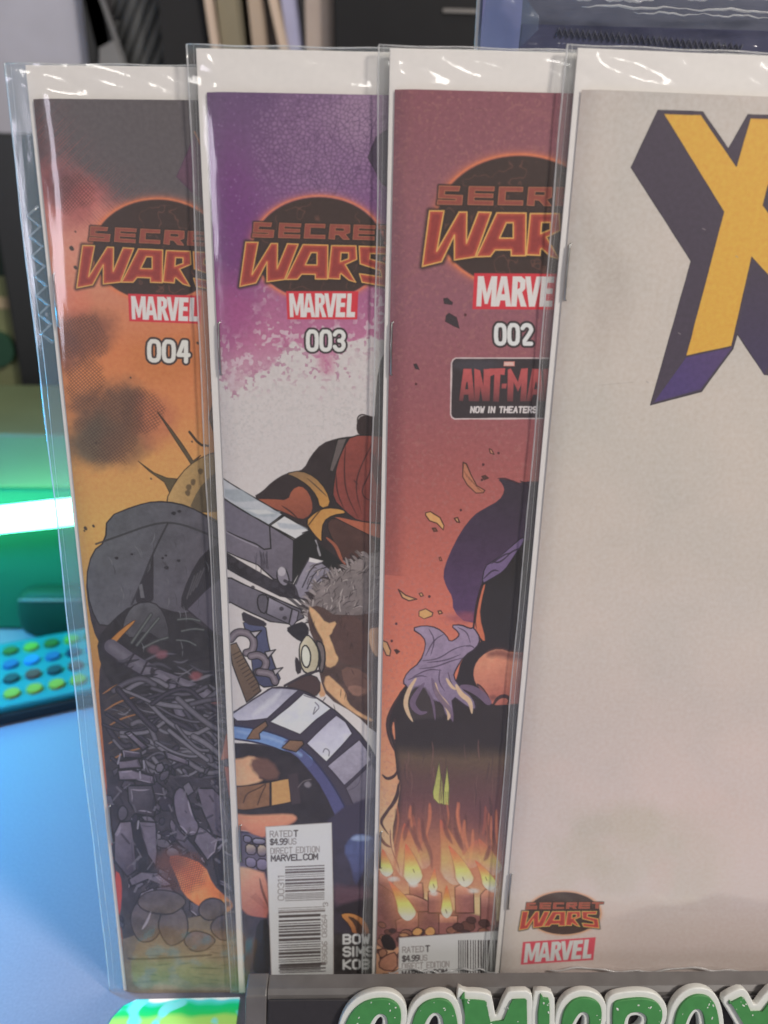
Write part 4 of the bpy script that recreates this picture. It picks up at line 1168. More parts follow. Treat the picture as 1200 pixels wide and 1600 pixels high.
    for (x, y, w_, h_, ln, a) in [(640, 1366, 26, 80, -8, 1), (712, 1372, 28, 92, -24, 1), (768, 1362, 22, 52, -20, .9), (735, 1352, 20, 40, 10, .6), (662, 1352, 14, 50, 6, .5)]:
        A.flame(x, y, w_, h_, ln, a * .55)
    for q in [[(300, 0), (260, 120), (250, 200)], [(420, 0), (430, 160), (500, 320), (510, 470)], [(620, 0), (640, 120), (700, 230)], [(720, 80), (760, 200), (800, 290)], [(340, 60), (345, 180), (420, 300)], [(1050, 250), (1030, 340), (1000, 390)]]:
        A.line(z(q), 7, (104, 66, 62), .8, 2, True, soft=1.5)
    A.poly(z([(120, 60), (130, 260), (160, 340), (200, 430), (210, 520), (190, 440), (140, 320), (110, 200)]), (110, 72, 66), None, sm=1)
    CA, CT, CO = (132, 88, 84), (206, 154, 132), (76, 52, 50)
    A.poly(z([(-40, 560), (200, 700), (240, 740), (420, 860), (560, 880), (760, 850), (950, 900), (1110, 950), (1300, 1000), (1300, 1200), (-40, 1200)]), (118, 80, 78), None, tex=.16, soft=2)
    for pts in [[(300, 600), (350, 590), (420, 600), (430, 690), (430, 780), (300, 780)], [(215, 720), (300, 700), (420, 740), (520, 800), (600, 860), (420, 870), (330, 860)], [(475, 680), (530, 665), (600, 690), (600, 880), (475, 880)],
                [(725, 640), (780, 610), (900, 670), (905, 880), (730, 880)], [(965, 710), (1010, 660), (1100, 650), (1110, 1000), (965, 1000)], [(10, 500), (140, 520), (150, 700), (60, 640), (10, 620)],
                [(575, 880), (650, 905), (750, 905), (750, 1080), (575, 1080)], [(170, 950), (280, 900), (380, 868), (385, 1000), (330, 1060), (180, 1060)]]:
        A.poly(z(pts), CT, CO, 1.8, 1 if len(pts) > 6 else 0, grad=(CA, .05, 1.9), tex=.10)
    for (x, y, w_, h_, ln) in [(646, 1376, 18, 58, -12), (676.5, 1391, 9, 34, 3), (727, 1379, 17, 58, -26), (766, 1386, 14, 42, -24), (637, 1432, 17, 56, -30), (698, 1429, 11, 46, 0), (604, 1366, 13, 38, -6)]:
        A.flame(x, y, w_, h_, ln, .95)
    for q in [(345, 500), (533, 640), (810, 575), (1025, 575), (650, 880)]:
        p = z([q])[0]
        A.line([(p[0], p[1]), (p[0] - 2, p[1] - 5)], 1.4, (92, 58, 48), .8)
    for (x, y, w_) in [(740, 1392, 8), (770, 1390, 7), (646, 1382, 7), (615, 1374, 8), (678, 1396, 6)]:
        A.blob(x, y, w_, 4, (238, 202, 178), .7, .5, 5, x)
    # rubble
    for k in range(60):
        x, y = R.uniform(592, 790), R.uniform(1436, 1530)
        s_ = R.uniform(5, 13)
        A.poly([(x - s_, y), (x - s_ * .3, y - s_ * .7), (x + s_ * .8, y - s_ * .5), (x + s_, y + s_ * .4), (x, y + s_ * .7)], R.choice(((92, 64, 60), (74, 54, 54), (124, 86, 74), (64, 50, 52))), (58, 44, 44), 1.2, 1, tex=.1)
    A.poly(z([(20, 1120), (90, 1070), (160, 1130), (180, 1230), (60, 1230)]), (44, 39, 41), None, sm=1)
    for pts, c in [([(320, 1050), (370, 1010), (430, 1040), (400, 1090), (330, 1090)], (178, 134, 88)), ([(440, 1040), (500, 1000), (545, 1040), (530, 1090), (450, 1090)], (176, 132, 88)), ([(10, 1340), (90, 1270), (180, 1240), (190, 1420), (20, 1420)], (150, 106, 88)),
                   ([(0, 1250), (60, 1210), (100, 1260), (30, 1320)], (140, 100, 82)), ([(190, 1080), (250, 1060), (310, 1090), (230, 1110)], (150, 112, 84))]:
        A.poly(z(pts), c, CO, 1.6, 1, tex=.1)
    # price box
    A.poly([(623.5, 1465.5), (777, 1454.5), (900, 1446), (900, 1560), (622, 1560)], (204, 197, 196), (140, 128, 128), .8)
    T, TD = (122, 114, 114), (70, 64, 66)
    A.text("RATED", 629, 1480, 5.2, 8.6, 1.7, 1.3, T, -.05)
    A.text("T", 665.5, 1478, 5.4, 8.8, 1, 2.2, TD, -.05)
    A.text("$4.99", 629, 1494, 4.8, 8.2, 1.4, 2.0, TD, -.05)
    A.text("US", 656, 1492.7, 4.9, 8.2, 1.5, 1.2, T, -.05)
    A.text("DIRECT EDITION", 628.5, 1505.5, 4.5, 8.8, 1.8, 1.3, T, -.05)
    A.text("MARVEL.COM", 628.5, 1517.5, 5.8, 8.2, 1.8, 2.0, TD, -.05)
    A.bars(716, 1469, 790, 1560, 31, False, -.08, (66, 61, 62), 3.2)
    return A


# ------------------------------------------------------------------ pale cover with the big letter X
def cover_pale():
    A = Art(3, (.6, .55, .5))
    X, Y = A.X, A.Y
    full = (slice(None), slice(None))
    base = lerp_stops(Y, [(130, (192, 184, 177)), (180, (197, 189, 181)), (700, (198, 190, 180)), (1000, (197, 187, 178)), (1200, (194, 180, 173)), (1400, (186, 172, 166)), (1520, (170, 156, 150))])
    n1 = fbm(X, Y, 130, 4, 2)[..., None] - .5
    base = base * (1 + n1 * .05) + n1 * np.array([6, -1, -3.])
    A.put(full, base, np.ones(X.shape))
    A.put(full, (206, 176, 166), sstep(.5, .75, fbm(X, Y, 160, 3, 9)) * .35 * sstep(1000, 1250, Y))
    A.put(full, (206, 182, 172), sstep(930, 880, X + (Y - 140) * .09) * .35)
    A.put(full, (170, 164, 152), sstep(.60, .70, fbm(X, Y, 60, 4, 21)) * .06)
    for (cx, cy, rx, ry, a) in [(950, 430, 22, 70, .30), (922, 360, 10, 40, .22), (975, 470, 16, 60, .2), (935, 520, 20, 50, .22)]:
        A.blob(cx, cy, rx, ry, (172, 160, 150), a, .6, 30, cx, .6)
    # very faint printed shapes: pale hill line, mossy mounds
    for (cx, cy, rx, ry, c, a) in [(980, 1310, 80, 46, (164, 160, 140), .42), (900, 1340, 40, 30, (166, 162, 142), .40), (1080, 1340, 40, 60, (166, 162, 144), .35), (960, 1370, 30, 26, (160, 156, 138), .4), (1000, 1290, 34, 30, (172, 166, 146), .5),
                                   (1035, 1370, 18, 30, (190, 166, 158), .5), (870, 1380, 26, 20, (172, 166, 150), .35), (930, 1290, 26, 16, (158, 156, 136), .35)]:
        A.blob(cx, cy, rx * 1.15, ry * 1.1, c, a * .6, .5, 22, cx, .7)
    hill = Y - (1432 - 26 * sstep(900, 1130, X) + 12 * (fbm(X, Y, 60, 3, 5) - .5) - 8 * np.exp(-((X - 1120) / 30) ** 2))
    A.put(full, (160, 148, 144), sstep(-6, 8, hill) * .5 * sstep(900, 1000, X))
    A.put(full, (164, 152, 147), sstep(1440, 1520, Y) * .25)
    # the letter
    z = zf(900, 100, 2.857)
    DK, YE, PU = (78, 70, 82), (216, 168, 76), (84, 70, 116)
    A.poly(z([(366, 206), (566, 213), (680, 378), (768, 226), (1100, 236), (1010, 560), (1290, 1120), (1180, 1420), (840, 1386), (720, 1206), (700, 1272), (560, 1462), (332, 1522), (514, 880), (246, 462)]), DK, (62, 56, 66), 1.6)
    A.poly(z([(492, 1310), (696, 1266), (556, 1452), (348, 1510)]), PU, None, grad=((94, 76, 112), .8, -.4))
    A.poly(z([(857, 960), (880, 1000), (880, 1300), (840, 1385), (722, 1200), (785, 866)]), DK, None, grad=((74, 66, 92), 0, 1))
    A.poly(z([(390, 221), (558, 226), (716, 456), (778, 241), (1060, 248), (960, 600), (1210, 1080), (1000, 1100), (785, 862), (695, 1260), (490, 1304), (660, 660)]), YE, (72, 64, 74), 1.8)
    A.poly(z([(835, 630), (858, 540), (900, 620), (900, 720)]), DK, (62, 56, 66), 1.4)
    for (x, y, l) in [(1098, 357, 4), (1010, 596, 3), (1150, 400, 3), (1060, 520, 3)]:
        A.line([(x, y), (x + l, y + 2)], 1.2, (150, 140, 140), .7)
    A.line([(935, 602), (990, 597)], 1.2, (178, 168, 158), .6)
    # small badge and maker's box at the foot
    f = lambda a, b: (816 + ((600 + a / 4) - 671) * .447, 1424 + ((220 + b / 4) - 329) * .34 - .018 * ((600 + a / 4) - 671) * .447)
    A.logo(f, 881, 1427, 58, 34, .42, True)
    A.marvel([(817, 1472), (931, 1464.5), (927, 1500), (813.5, 1507.5)], (190, 72, 84), (196, 180, 174))

    return A
# ------------------------------------------------------------------ bagged comics
M_BOARD = mat("backing_card", (0.88, 0.84, 0.795), 0.75, 0.25, noise=0.05, scale=700, bump=0.05)
M_PAGES = mat("page_paper", (0.62, 0.58, 0.50), 0.8, 0.2, noise=0.1, scale=1500)
M_STEEL = mat("staple_steel", (0.45, 0.45, 0.44), 0.3, 0.5, metal=1.0, noise=0.1, scale=900)
M_FILM = film_mat("clear_polythene")
M_BACKFILM = film_mat("clear_polythene_back", veil=0.17, rough=0.12, bump=0.6, scl=(150, 30, 90), back=0.65)
M_SEAM = film_mat("polythene_seam", tint=(0.95, 0.97, 0.98), veil=0.55, rough=0.2, bump=0.8, scl=(900, 160, 900), milk=(0.95, 0.95, 0.95), back=0.6)
M_CREASE = film_mat("polythene_crease", tint=(0.9, 0.93, 0.95), veil=0.16, rough=0.25, bump=0.6, scl=(700, 300, 700))


def frame_matrix(i):
    O, es, et, n = frame(i)
    return Matrix(((es[0], et[0], n[0], O[0]), (es[1], et[1], n[1], O[1]), (es[2], et[2], n[2], O[2]), (0, 0, 0, 1)))


BOARD_L = [-0.0012, -0.0021, -0.0013, -0.0016]
BOARD_T = [0.0072, 0.0091, 0.0085, 0.0085]
BAG_L = [(-0.0056, -0.0058), (-0.0049, -0.0042), (-0.0042, -0.0036), (-0.0040, -0.0040)]      # bag edge left of the cover: at the foot, at the top
STAPLES = [[(113, 470), (176, 1290)], [(338.5, 545), (374, 1320)], [(606, 545), (590, 1330)], [(879, 425), (790, 1395)]]
COMICS = [
    (cover_four, "bagged comic numbered 004 with burnt orange and grey cover, leftmost of the row"),
    (lambda: cover_three_low(cover_three()), "bagged comic numbered 003 with violet sky and white burst cover"),
    (cover_two, "bagged comic numbered 002 with plum to orange cover and boxed movie advert"),
    (cover_pale, "bagged pale cream comic with a big yellow letter X, frontmost of the row"),
]


def cover_profile(s):
    return -0.00075 * max(0.0, 1 - s / 0.0055) ** 2


def build_comic(i):
    fn, label = COMICS[i]
    root = empty("comic_book", frame_matrix(i), label, "comic", "bagged comics standing in a row")
    art = fn()
    us = [0, .0004, .0008, .0013, .002, .003, .004, .0055, .009, .02] + [CW * k / 8 for k in range(2, 9)]
    vs_ = [CH * k / 24 for k in range(25)]
    me = grid_mesh(lambda s, t: (s, t, cover_profile(s) + .00004 * math.sin(t * 60 + i)), us, vs_, lambda s, t: (s / CW, t / CH))
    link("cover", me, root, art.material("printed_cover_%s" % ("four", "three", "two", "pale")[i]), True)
    box("pages", (.0006, .0004, -.00098), (CW - .0012, CH - .0006, -.00078), M_PAGES, root)
    bl = BOARD_L[i]
    box("backing_board", (bl, -0.0001, -.00160), (CW + .003, CH + BOARD_T[i], -.00108), M_BOARD, root, .00012)
    # staples through the folded spine
    O, es, et, n = frame(i)
    for (x, y) in STAPLES[i]:
        P = at_plane(x, y, O, n) - O
        t = P @ et
        s = .0005
        z0 = cover_profile(s)
        link("staple", tube_mesh([(s + .0006, t - .0066, z0 - .0002), (s, t - .0062, z0 + .00022), (s - .0001, t, z0 + .00028), (s, t + .0062, z0 + .00022), (s + .0007, t + .0067, z0 - .0002)], .00027, 7), root, M_STEEL, True)
    # the clear bag: front sheet, back sheet, folded edges
    lb, lt = BAG_L[i]
    top = CH + BOARD_T[i] + (.0003, .0007, .0005, .0006)[i]
    edge = lambda t: lb + (lt - lb) * t / top + .00018 * math.sin(t * 47 + i * 2) + .00010 * math.sin(t * 131 + i)

    def front(a, t):
        s = edge(t) if a <= 0 else a
        if a < 0:
            s = edge(t) * (-a)
        q = max(0.0, min(1.0, (.006 - s) / .0115))
        c_ = max(0.0, min(1.0, (.0050 - s) / .0052))
        z = .00014 - .00040 * c_ ** 2.0 - .00066 * max(0.0, min(1.0, (.0004 - s) / .0056))
        z += .00016 * math.sin(t * 41 + i * 1.7 + s * 300) * math.exp(-((s - .0005) / .0022) ** 2)
        if t > CH - .0002:
            k = min(1.0, (t - CH + .0002) / .0088)
            z -= (.00108 + .00022 * math.sin(s * 210 + i * 2.2)) * (k * k * (3 - 2 * k)) * (1 - q)
            z += .00024 * math.sin(s * 330 + i * 3 + t * 700) * math.sin(k * math.pi)
        return (s, t, max(z, -.00104))
    us = [-1.0, -.8, -.6, -.4, -.2, .0004, .0012, .002, .0028, .0036, .0045, .006] + [.006 + (CW - .002) * k / 60 for k in range(1, 61)]
    vs_ = [.0 + (CH - .006) * k / 60 for k in range(61)] + [CH - .0002 + (top - CH + .0002) * k / 14 for k in range(0, 15)]
    bag = link("plastic_bag", grid_mesh(front, us, vs_), root, M_FILM, True)
    bk = grid_mesh(lambda s, t: (edge(t) if s < 0 else s, t, -.00166), [-1, 0, CW + .004], vs_)
    link("bag_back", bk, root, M_BACKFILM, True)
    ts = [.0 + top * k / 90 for k in range(91)]
    R = random.Random(i + 40)
    link("bag_seam", tube_mesh([(edge(t), t, -.00100 + .00005 * math.sin(t * 300)) for t in ts], [.00016 + .00008 * R.random() for _ in ts], 7), root, M_SEAM, True)
    e2 = lambda t: edge(t) * .72 + .00025 * math.sin(t * 70 + i) + .0003 * math.sin(t * 23 + 2 * i)
    link("bag_fold", tube_mesh([(e2(t), t, -.00072) for t in ts], [.00003 + .00009 * R.random() * max(0.0, math.sin(t * 38 + i)) for t in ts], 7), root, M_SEAM, True)
    link("bag_top_seam", tube_mesh([(edge(top) + (CW + .004 - edge(top)) * k / 60, top + .00012 * math.sin(k * .9 + i), -.00112) for k in range(61)], [.00010 + .00005 * R.random() for _ in range(61)], 7), root, M_SEAM, True)
    if i in (2, 3):     # the bag's loose foot bunched up just above the sign
        pts_ = []
        for k in range(40):
            px_ = ((606, 776), (858, 1190))[i - 2]
            x_ = px_[0] + (px_[1] - px_[0]) * k / 39
            P = at_plane(x_, 1515 - i + 3.0 * math.sin(k * .31 + i) + 1.2 * math.sin(k * 1.1), O, n) - O
            pts_.append((P @ es, P @ et, .0009 + .0003 * math.sin(k * .7)))
        link("bag_foot_fold", tube_mesh(pts_, [.00018 + .00014 * abs(math.sin(k * .4)) for k in range(40)], 8), root, M_SEAM, True)
    if i == 0:      # zigzag pleat in the bag's margin
        zz = []
        for k in range(15):
            t = .2368 - k * .0023
            zz.append((edge(t) * (.68 if k % 2 else .22) - .0002, t, -.00062))
        link("bag_pleat", tube_mesh(zz, .00042, 8, True, .25), root, M_CREASE, True)
    return root


for i in range(4):
    build_comic(i)

# ------------------------------------------------------------------ display stand with raised lettering
M_BLACK = mat("black_plastic", (0.030, 0.027, 0.029), 0.5, 0.4, noise=0.15, scale=500, bump=0.08)
M_TOP = mat("brushed_black_plastic", (0.13, 0.123, 0.12), 0.36, 0.5, noise=0.3, scale=160, bump=0.10)
M_WHITE = mat("white_plastic", (0.66, 0.68, 0.64), 0.42, 0.4, noise=0.05, scale=700, bump=0.05)
M_GREEN = mat("green_plastic", (0.055, 0.235, 0.065), 0.45, 0.45, noise=0.18, scale=400, bump=0.10)

TOPZ = 0.0290
rear_l, front_l = at_z(387, 1521, TOPZ), at_z(384, 1552, TOPZ - .0004)
rear_r, front_r = at_z(1200, 1512, TOPZ), at_z(1200, 1545, TOPZ - .0004)
ang = math.atan2((front_r - front_l)[1], (front_r - front_l)[0])
SM = Matrix.Translation((float(front_l[0]), float(front_l[1]), 0)) @ Matrix.Rotation(ang, 4, 'Z')
stand = empty("display_stand", SM, "black display stand in front of the comics with raised green COMICBOX lettering", "stand")
depth = float(abs((rear_l - front_l)[1]))
SL = 0.205
TILT = math.radians(24)
lean_y = TOPZ * math.tan(TILT)
# body: top strip, leaning front plate, end post, floor plate, low rear support
bm = bmesh.new()
prof = [(0.0, TOPZ), (depth * .92, TOPZ), (depth, TOPZ - .0006), (depth, .002), (-lean_y, .002), (-lean_y, .004)]
prof = [(-.0002, TOPZ - .0010), (.0010, TOPZ), (depth - .0006, TOPZ + .0002), (depth, TOPZ - .0006), (depth, .0022), (-lean_y + .0004, .0022)]
xs = (.0062, SL)
ra = [bm.verts.new((xs[0], a, b)) for a, b in prof]
rb = [bm.verts.new((xs[1], a, b)) for a, b in prof]
for k in range(len(prof)):
    bm.faces.new((ra[k], ra[(k + 1) % len(prof)], rb[(k + 1) % len(prof)], rb[k]))
bm.faces.new(ra)
bm.faces.new(rb)
link("sign_body", mesh_bm(bm), stand, M_TOP)
bm = bmesh.new()
prof2 = [(-.0010, TOPZ - .0004), (.0010, TOPZ + .0005), (depth - .0004, TOPZ + .0006), (depth + .0003, TOPZ - .0006), (depth + .0003, .0), (-lean_y - .0012, .0)]
ra = [bm.verts.new((0, a, b)) for a, b in prof2]
rb = [bm.verts.new((.0060, a, b)) for a, b in prof2]
for k in range(len(prof2)):
    bm.faces.new((ra[k], ra[(k + 1) % len(prof2)], rb[(k + 1) % len(prof2)], rb[k]))
bm.faces.new(ra)
bm.faces.new(rb)
bmesh.ops.bevel(bm, geom=list(bm.edges), offset=.0004, segments=2, profile=.5, affect='EDGES')
link("end_post", mesh_bm(bm), stand, M_TOP)
# front plate just proud of the body
fn = np.array([0, -math.cos(TILT), math.sin(TILT)])
up = np.array([0, math.sin(TILT), math.cos(TILT)])
base = np.array([0, -lean_y, 0.0])
FM = Matrix(((1, 0, 0, .0066), (0, up[1], fn[1], base[1]), (0, up[2], fn[2], base[2]), (0, 0, 0, 1)))
box("front_plate", (0, .0024, .0003), (SL - .0066, TOPZ / math.cos(TILT) - .0016, .0011), M_BLACK, stand, .0003, FM)
box("floor_plate", (.0062, depth + .0001, 0), (SL, depth + .050, .0018), M_BLACK, stand)
box("rear_support", (.03, .066, .0), (SL - .01, .069, .16), M_BLACK, stand, .0004, Matrix.Translation((0, 0, 0)))
box("rear_foot", (.03, depth + .0501, 0), (SL - .01, .0659, .0018), M_BLACK, stand)
# lettering: outlines given on the plate (millimetres from the visible crest line), traced from the photograph
WM = SM @ FM
Winv = np.array(WM.inverted())
po = np.array(WM @ Vector((0, 0, .0011)))
pn = np.array(WM.to_3x3() @ Vector((0, 0, 1)))


def on_plate(x, y):
    p = at_plane(x, y, po, pn)
    q = Winv @ np.array([*p, 1.0])
    return float(q[0]), float(q[1])


LET = [
    ([(534, 1652), (528, 1622), (529, 1600), (538, 1574), (556, 1553), (580, 1543), (606, 1542), (622, 1549), (632, 1562), (634, 1580), (630, 1600), (608, 1604), (602, 1612), (606, 1626), (632, 1630), (630, 1648), (612, 1660), (570, 1664)],
     [[(577, 1622), (580, 1600), (587, 1584), (595, 1577), (600, 1584), (598, 1602), (596, 1622), (604, 1640), (584, 1640)]]),
    ([(638, 1652), (632, 1624), (633, 1600), (639, 1572), (652, 1552), (672, 1543), (694, 1542), (710, 1552), (718, 1572), (722, 1600), (720, 1634), (708, 1656), (674, 1664)],
     [[(661, 1626), (664, 1600), (671, 1582), (679, 1575), (685, 1582), (686, 1602), (684, 1626), (672, 1644)]]),
    ([(714, 1536), (724, 1543), (746, 1543), (764, 1547), (766, 1556), (772, 1590), (790, 1544), (800, 1542), (826, 1542), (828, 1560), (828, 1640), (826, 1660), (800, 1660), (798, 1620), (780, 1650), (768, 1650), (748, 1616), (744, 1660), (716, 1660), (714, 1600), (716, 1588)], []),
    ([(829, 1542), (850, 1541), (861, 1546), (862, 1572), (860, 1660), (829, 1660)], []),
    ([(870, 1652), (863, 1624), (864, 1600), (868, 1570), (880, 1550), (898, 1541), (918, 1541), (934, 1549), (942, 1562), (942, 1584), (938, 1598), (912, 1600), (906, 1612), (912, 1626), (938, 1630), (936, 1650), (920, 1660), (890, 1664)],
     [[(886, 1626), (890, 1602), (898, 1584), (906, 1574), (911, 1580), (909, 1600), (902, 1614), (906, 1636), (890, 1640)]]),
    ([(944, 1560), (950, 1548), (970, 1543), (1000, 1541), (1020, 1546), (1034, 1560), (1036, 1580), (1028, 1598), (1040, 1618), (1036, 1648), (1010, 1660), (946, 1662), (944, 1600)],
     [[(974, 1600), (976, 1578), (990, 1575), (1000, 1580), (997, 1592), (986, 1602)], [(974, 1640), (976, 1618), (996, 1616), (1002, 1628), (992, 1642)]]),
    ([(1046, 1652), (1038, 1622), (1038, 1596), (1044, 1566), (1058, 1546), (1078, 1536), (1100, 1538), (1114, 1550), (1122, 1574), (1124, 1606), (1118, 1640), (1104, 1658), (1074, 1662)],
     [[(1063, 1628), (1066, 1600), (1074, 1578), (1082, 1569), (1087, 1578), (1089, 1602), (1086, 1630), (1074, 1646)]]),
    ([(1122, 1553), (1138, 1543), (1153, 1537), (1162, 1545), (1172, 1569), (1192, 1542), (1206, 1533), (1226, 1545), (1214, 1572), (1198, 1600), (1218, 1640), (1222, 1658), (1196, 1660), (1178, 1628), (1160, 1660), (1128, 1660), (1146, 1616), (1150, 1600), (1132, 1570)], []),
]


def curve_mesh(rings, off, ext, bev):
    cu = bpy.data.curves.new("c", 'CURVE')
    cu.dimensions = '2D'
    cu.fill_mode = 'BOTH'
    for r in rings:
        sp = cu.splines.new('POLY')
        sp.points.add(len(r) - 1)
        for p, (x, y) in zip(sp.points, r):
            p.co = (x, y, 0, 1)
        sp.use_cyclic_u = True
    cu.offset = off
    cu.extrude = ext
    cu.bevel_depth = bev
    cu.bevel_resolution = 2
    o = bpy.data.objects.new("c", cu)
    COL.objects.link(o)
    dg = bpy.context.evaluated_depsgraph_get()
    me = bpy.data.meshes.new_from_object(o.evaluated_get(dg))
    bpy.data.objects.remove(o)
    bpy.data.curves.remove(cu)
    return me


def offset_ring(r, d):
    """Moves a closed outline inwards (d > 0) along its vertex normals."""
    r = np.asarray(r)
    a = np.sum(r[:, 0] * np.roll(r[:, 1], -1) - np.roll(r[:, 0], -1) * r[:, 1])
    t = np.roll(r, -1, 0) - np.roll(r, 1, 0)
    t /= np.linalg.norm(t, axis=1)[:, None] + 1e-12
    nrm = np.stack([-t[:, 1], t[:, 0]], 1) * (1 if a > 0 else -1)
    return r + nrm * d


R = random.Random(77)
for k, (outer, holes) in enumerate(LET):
    o_ = np.array([on_plate(*p) for p in chaikin(outer, 1 if k in (2, 3, 7) else 2)])
    h_ = [np.array([on_plate(*p) for p in chaikin(h, 2)]) for h in holes]
    zb = .0011 + .0001 * (k % 2)
    g_o = offset_ring(o_, .00155)
    g_h = [offset_ring(h, -.00125) for h in h_]
    white = curve_mesh([o_] + h_, 0, .0009, .00035)
    lt = link("letter", white, stand, M_WHITE)
    lt.matrix_local = FM @ Matrix.Translation((0, 0, zb + .0013))
    green = curve_mesh([g_o] + g_h, 0, .00035, .0002)
    gf = link("letter_face", green, lt, M_GREEN)
    gf.matrix_local = Matrix.Translation((0, 0, .00125 + .00030))
    # chipped white flecks on the green face
    bm = bmesh.new()
    c = o_.mean(0)
    for _ in range(11):
        j = R.randrange(len(g_o))
        p = g_o[j] * R.uniform(.72, .97) + c * R.uniform(.03, .28)
        p = g_o[j] + (c - g_o[j]) * R.uniform(.04, .30)
        s_ = R.uniform(.00010, .00030)
        m4 = Matrix.Translation((p[0], p[1], .00210)) @ Matrix.Rotation(R.uniform(0, 3), 4, 'Z') @ Matrix.Diagonal((s_ * R.uniform(.7, 1.2), s_ * R.uniform(.8, 2.2), .00012, 1))
        bmesh.ops.create_icosphere(bm, subdivisions=1, radius=1.0, matrix=m4)
    tag(link("flecks", mesh_bm(bm), lt, M_WHITE), kind="stuff")

# ------------------------------------------------------------------ glowing rainbow light pad on the table by the stand
def foil_material():
    m = bpy.data.materials.new("rainbow_light_pad")
    m.use_nodes = True
    nt = m.node_tree
    b = nt.nodes["Principled BSDF"]
    tc = nt.nodes.new("ShaderNodeTexCoord")
    mp = nt.nodes.new("ShaderNodeMapping")
    mp.inputs["Scale"].default_value = (60, 60, 60)
    nz = nt.nodes.new("ShaderNodeTexNoise")
    nz.inputs["Scale"].default_value = 1.7
    nz.inputs["Detail"].default_value = 1.0
    sx = nt.nodes.new("ShaderNodeSeparateXYZ")
    ml = nt.nodes.new("ShaderNodeMath"); ml.operation = 'MULTIPLY_ADD'; ml.inputs[1].default_value = 60.0; ml.inputs[2].default_value = 1.0
    ad = nt.nodes.new("ShaderNodeMath"); ad.operation = 'ADD'
    nm = nt.nodes.new("ShaderNodeMath"); nm.operation = 'MULTIPLY_ADD'; nm.inputs[1].default_value = 0.20; nm.inputs[2].default_value = -0.10
    rp = nt.nodes.new("ShaderNodeValToRGB")
    cr = rp.color_ramp
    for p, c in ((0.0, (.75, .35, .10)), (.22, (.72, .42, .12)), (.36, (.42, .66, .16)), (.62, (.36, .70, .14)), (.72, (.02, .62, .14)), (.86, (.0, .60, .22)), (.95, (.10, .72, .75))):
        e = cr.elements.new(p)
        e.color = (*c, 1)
    cr.elements.remove(cr.elements[0]) if cr.elements[0].color[0] == 0 else None
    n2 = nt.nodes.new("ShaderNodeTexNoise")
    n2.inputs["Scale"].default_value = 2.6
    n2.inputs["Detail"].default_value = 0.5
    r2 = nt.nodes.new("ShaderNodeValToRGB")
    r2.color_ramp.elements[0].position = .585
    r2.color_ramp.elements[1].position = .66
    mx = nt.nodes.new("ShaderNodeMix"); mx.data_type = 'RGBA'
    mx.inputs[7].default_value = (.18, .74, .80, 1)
    L = nt.links.new
    L(tc.outputs["Object"], mp.inputs[0]); L(mp.outputs[0], nz.inputs[0]); L(mp.outputs[0], n2.inputs[0])
    L(tc.outputs["Object"], sx.inputs[0]); L(sx.outputs[1], ml.inputs[0]); L(nz.outputs["Fac"], nm.inputs[0])
    L(ml.outputs[0], ad.inputs[0]); L(nm.outputs[0], ad.inputs[1]); L(ad.outputs[0], rp.inputs[0])
    L(n2.outputs["Fac"], r2.inputs[0]); L(r2.outputs[0], mx.inputs[0]); L(rp.outputs[0], mx.inputs[6])
    L(mx.outputs[2], b.inputs["Base Color"])
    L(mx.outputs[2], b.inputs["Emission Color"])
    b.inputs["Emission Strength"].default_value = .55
    b.inputs["Roughness"].default_value = .35
    b.inputs["Coat Weight"].default_value = .3
    return m


c0, c1 = at_z(180, 1556, .0008), at_z(368, 1553, .0008)
bm = bmesh.new()
ox, oy = float(c0[0]) - .001, float(c0[1]) - .0012
wd = float(c1[0] - c0[0]) + .0025
pts = [(wd, 0), (.008, 0), (.0045, -.002), (.002, -.006), (.0005, -.012), (0, -.02), (.0004, -.026), (.003, -.028), (wd, -.028)]
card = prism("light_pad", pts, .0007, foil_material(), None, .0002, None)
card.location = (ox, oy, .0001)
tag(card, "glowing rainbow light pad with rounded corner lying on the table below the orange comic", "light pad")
# ------------------------------------------------------------------ green tube lamp
M_TUBE = mat("lit_tube", (0.8, 0.9, 0.85), 0.4, emit=(0.20, 1.0, 0.62), estr=8.5)
M_GREYP = mat("grey_plastic", (0.25, 0.27, 0.27), 0.5, 0.4, noise=0.1, scale=200)
ta, tb = at_y(0, 812, .205), at_y(118, 799, .20)
td = (tb - ta) / np.linalg.norm(tb - ta)
LM = Matrix.Translation(Vector(tuple(float(v) for v in tb))) @ Matrix.Rotation(math.atan2(td[1], td[0]), 4, 'Z')
LM.translation.z = 0
lampo = empty("tube_lamp", LM, "glowing white and green tube lamp lying level behind the left end of the comics", "lamp")
hz = float(tb[2])
slope = float(td[2] / math.hypot(td[0], td[1]))
tz = lambda x: hz + slope * x
link("tube", tube_mesh([(x, 0, tz(x)) for x in (-.16, -.1, -.05, 0, .02)], .0071, 20), lampo, M_TUBE, True)
link("end_cap", tube_mesh([(x, 0, tz(x)) for x in (-.172, -.1602)], .0085, 20), lampo, M_GREYP, True)
link("end_cap", tube_mesh([(x, 0, tz(x)) for x in (.0202, .032)], .0085, 20), lampo, M_GREYP, True)
for x in (-.166, .026):
    box("lamp_post", (x - .003, .0, 0), (x + .003, .004, tz(x) - .0086), M_GREYP, lampo)

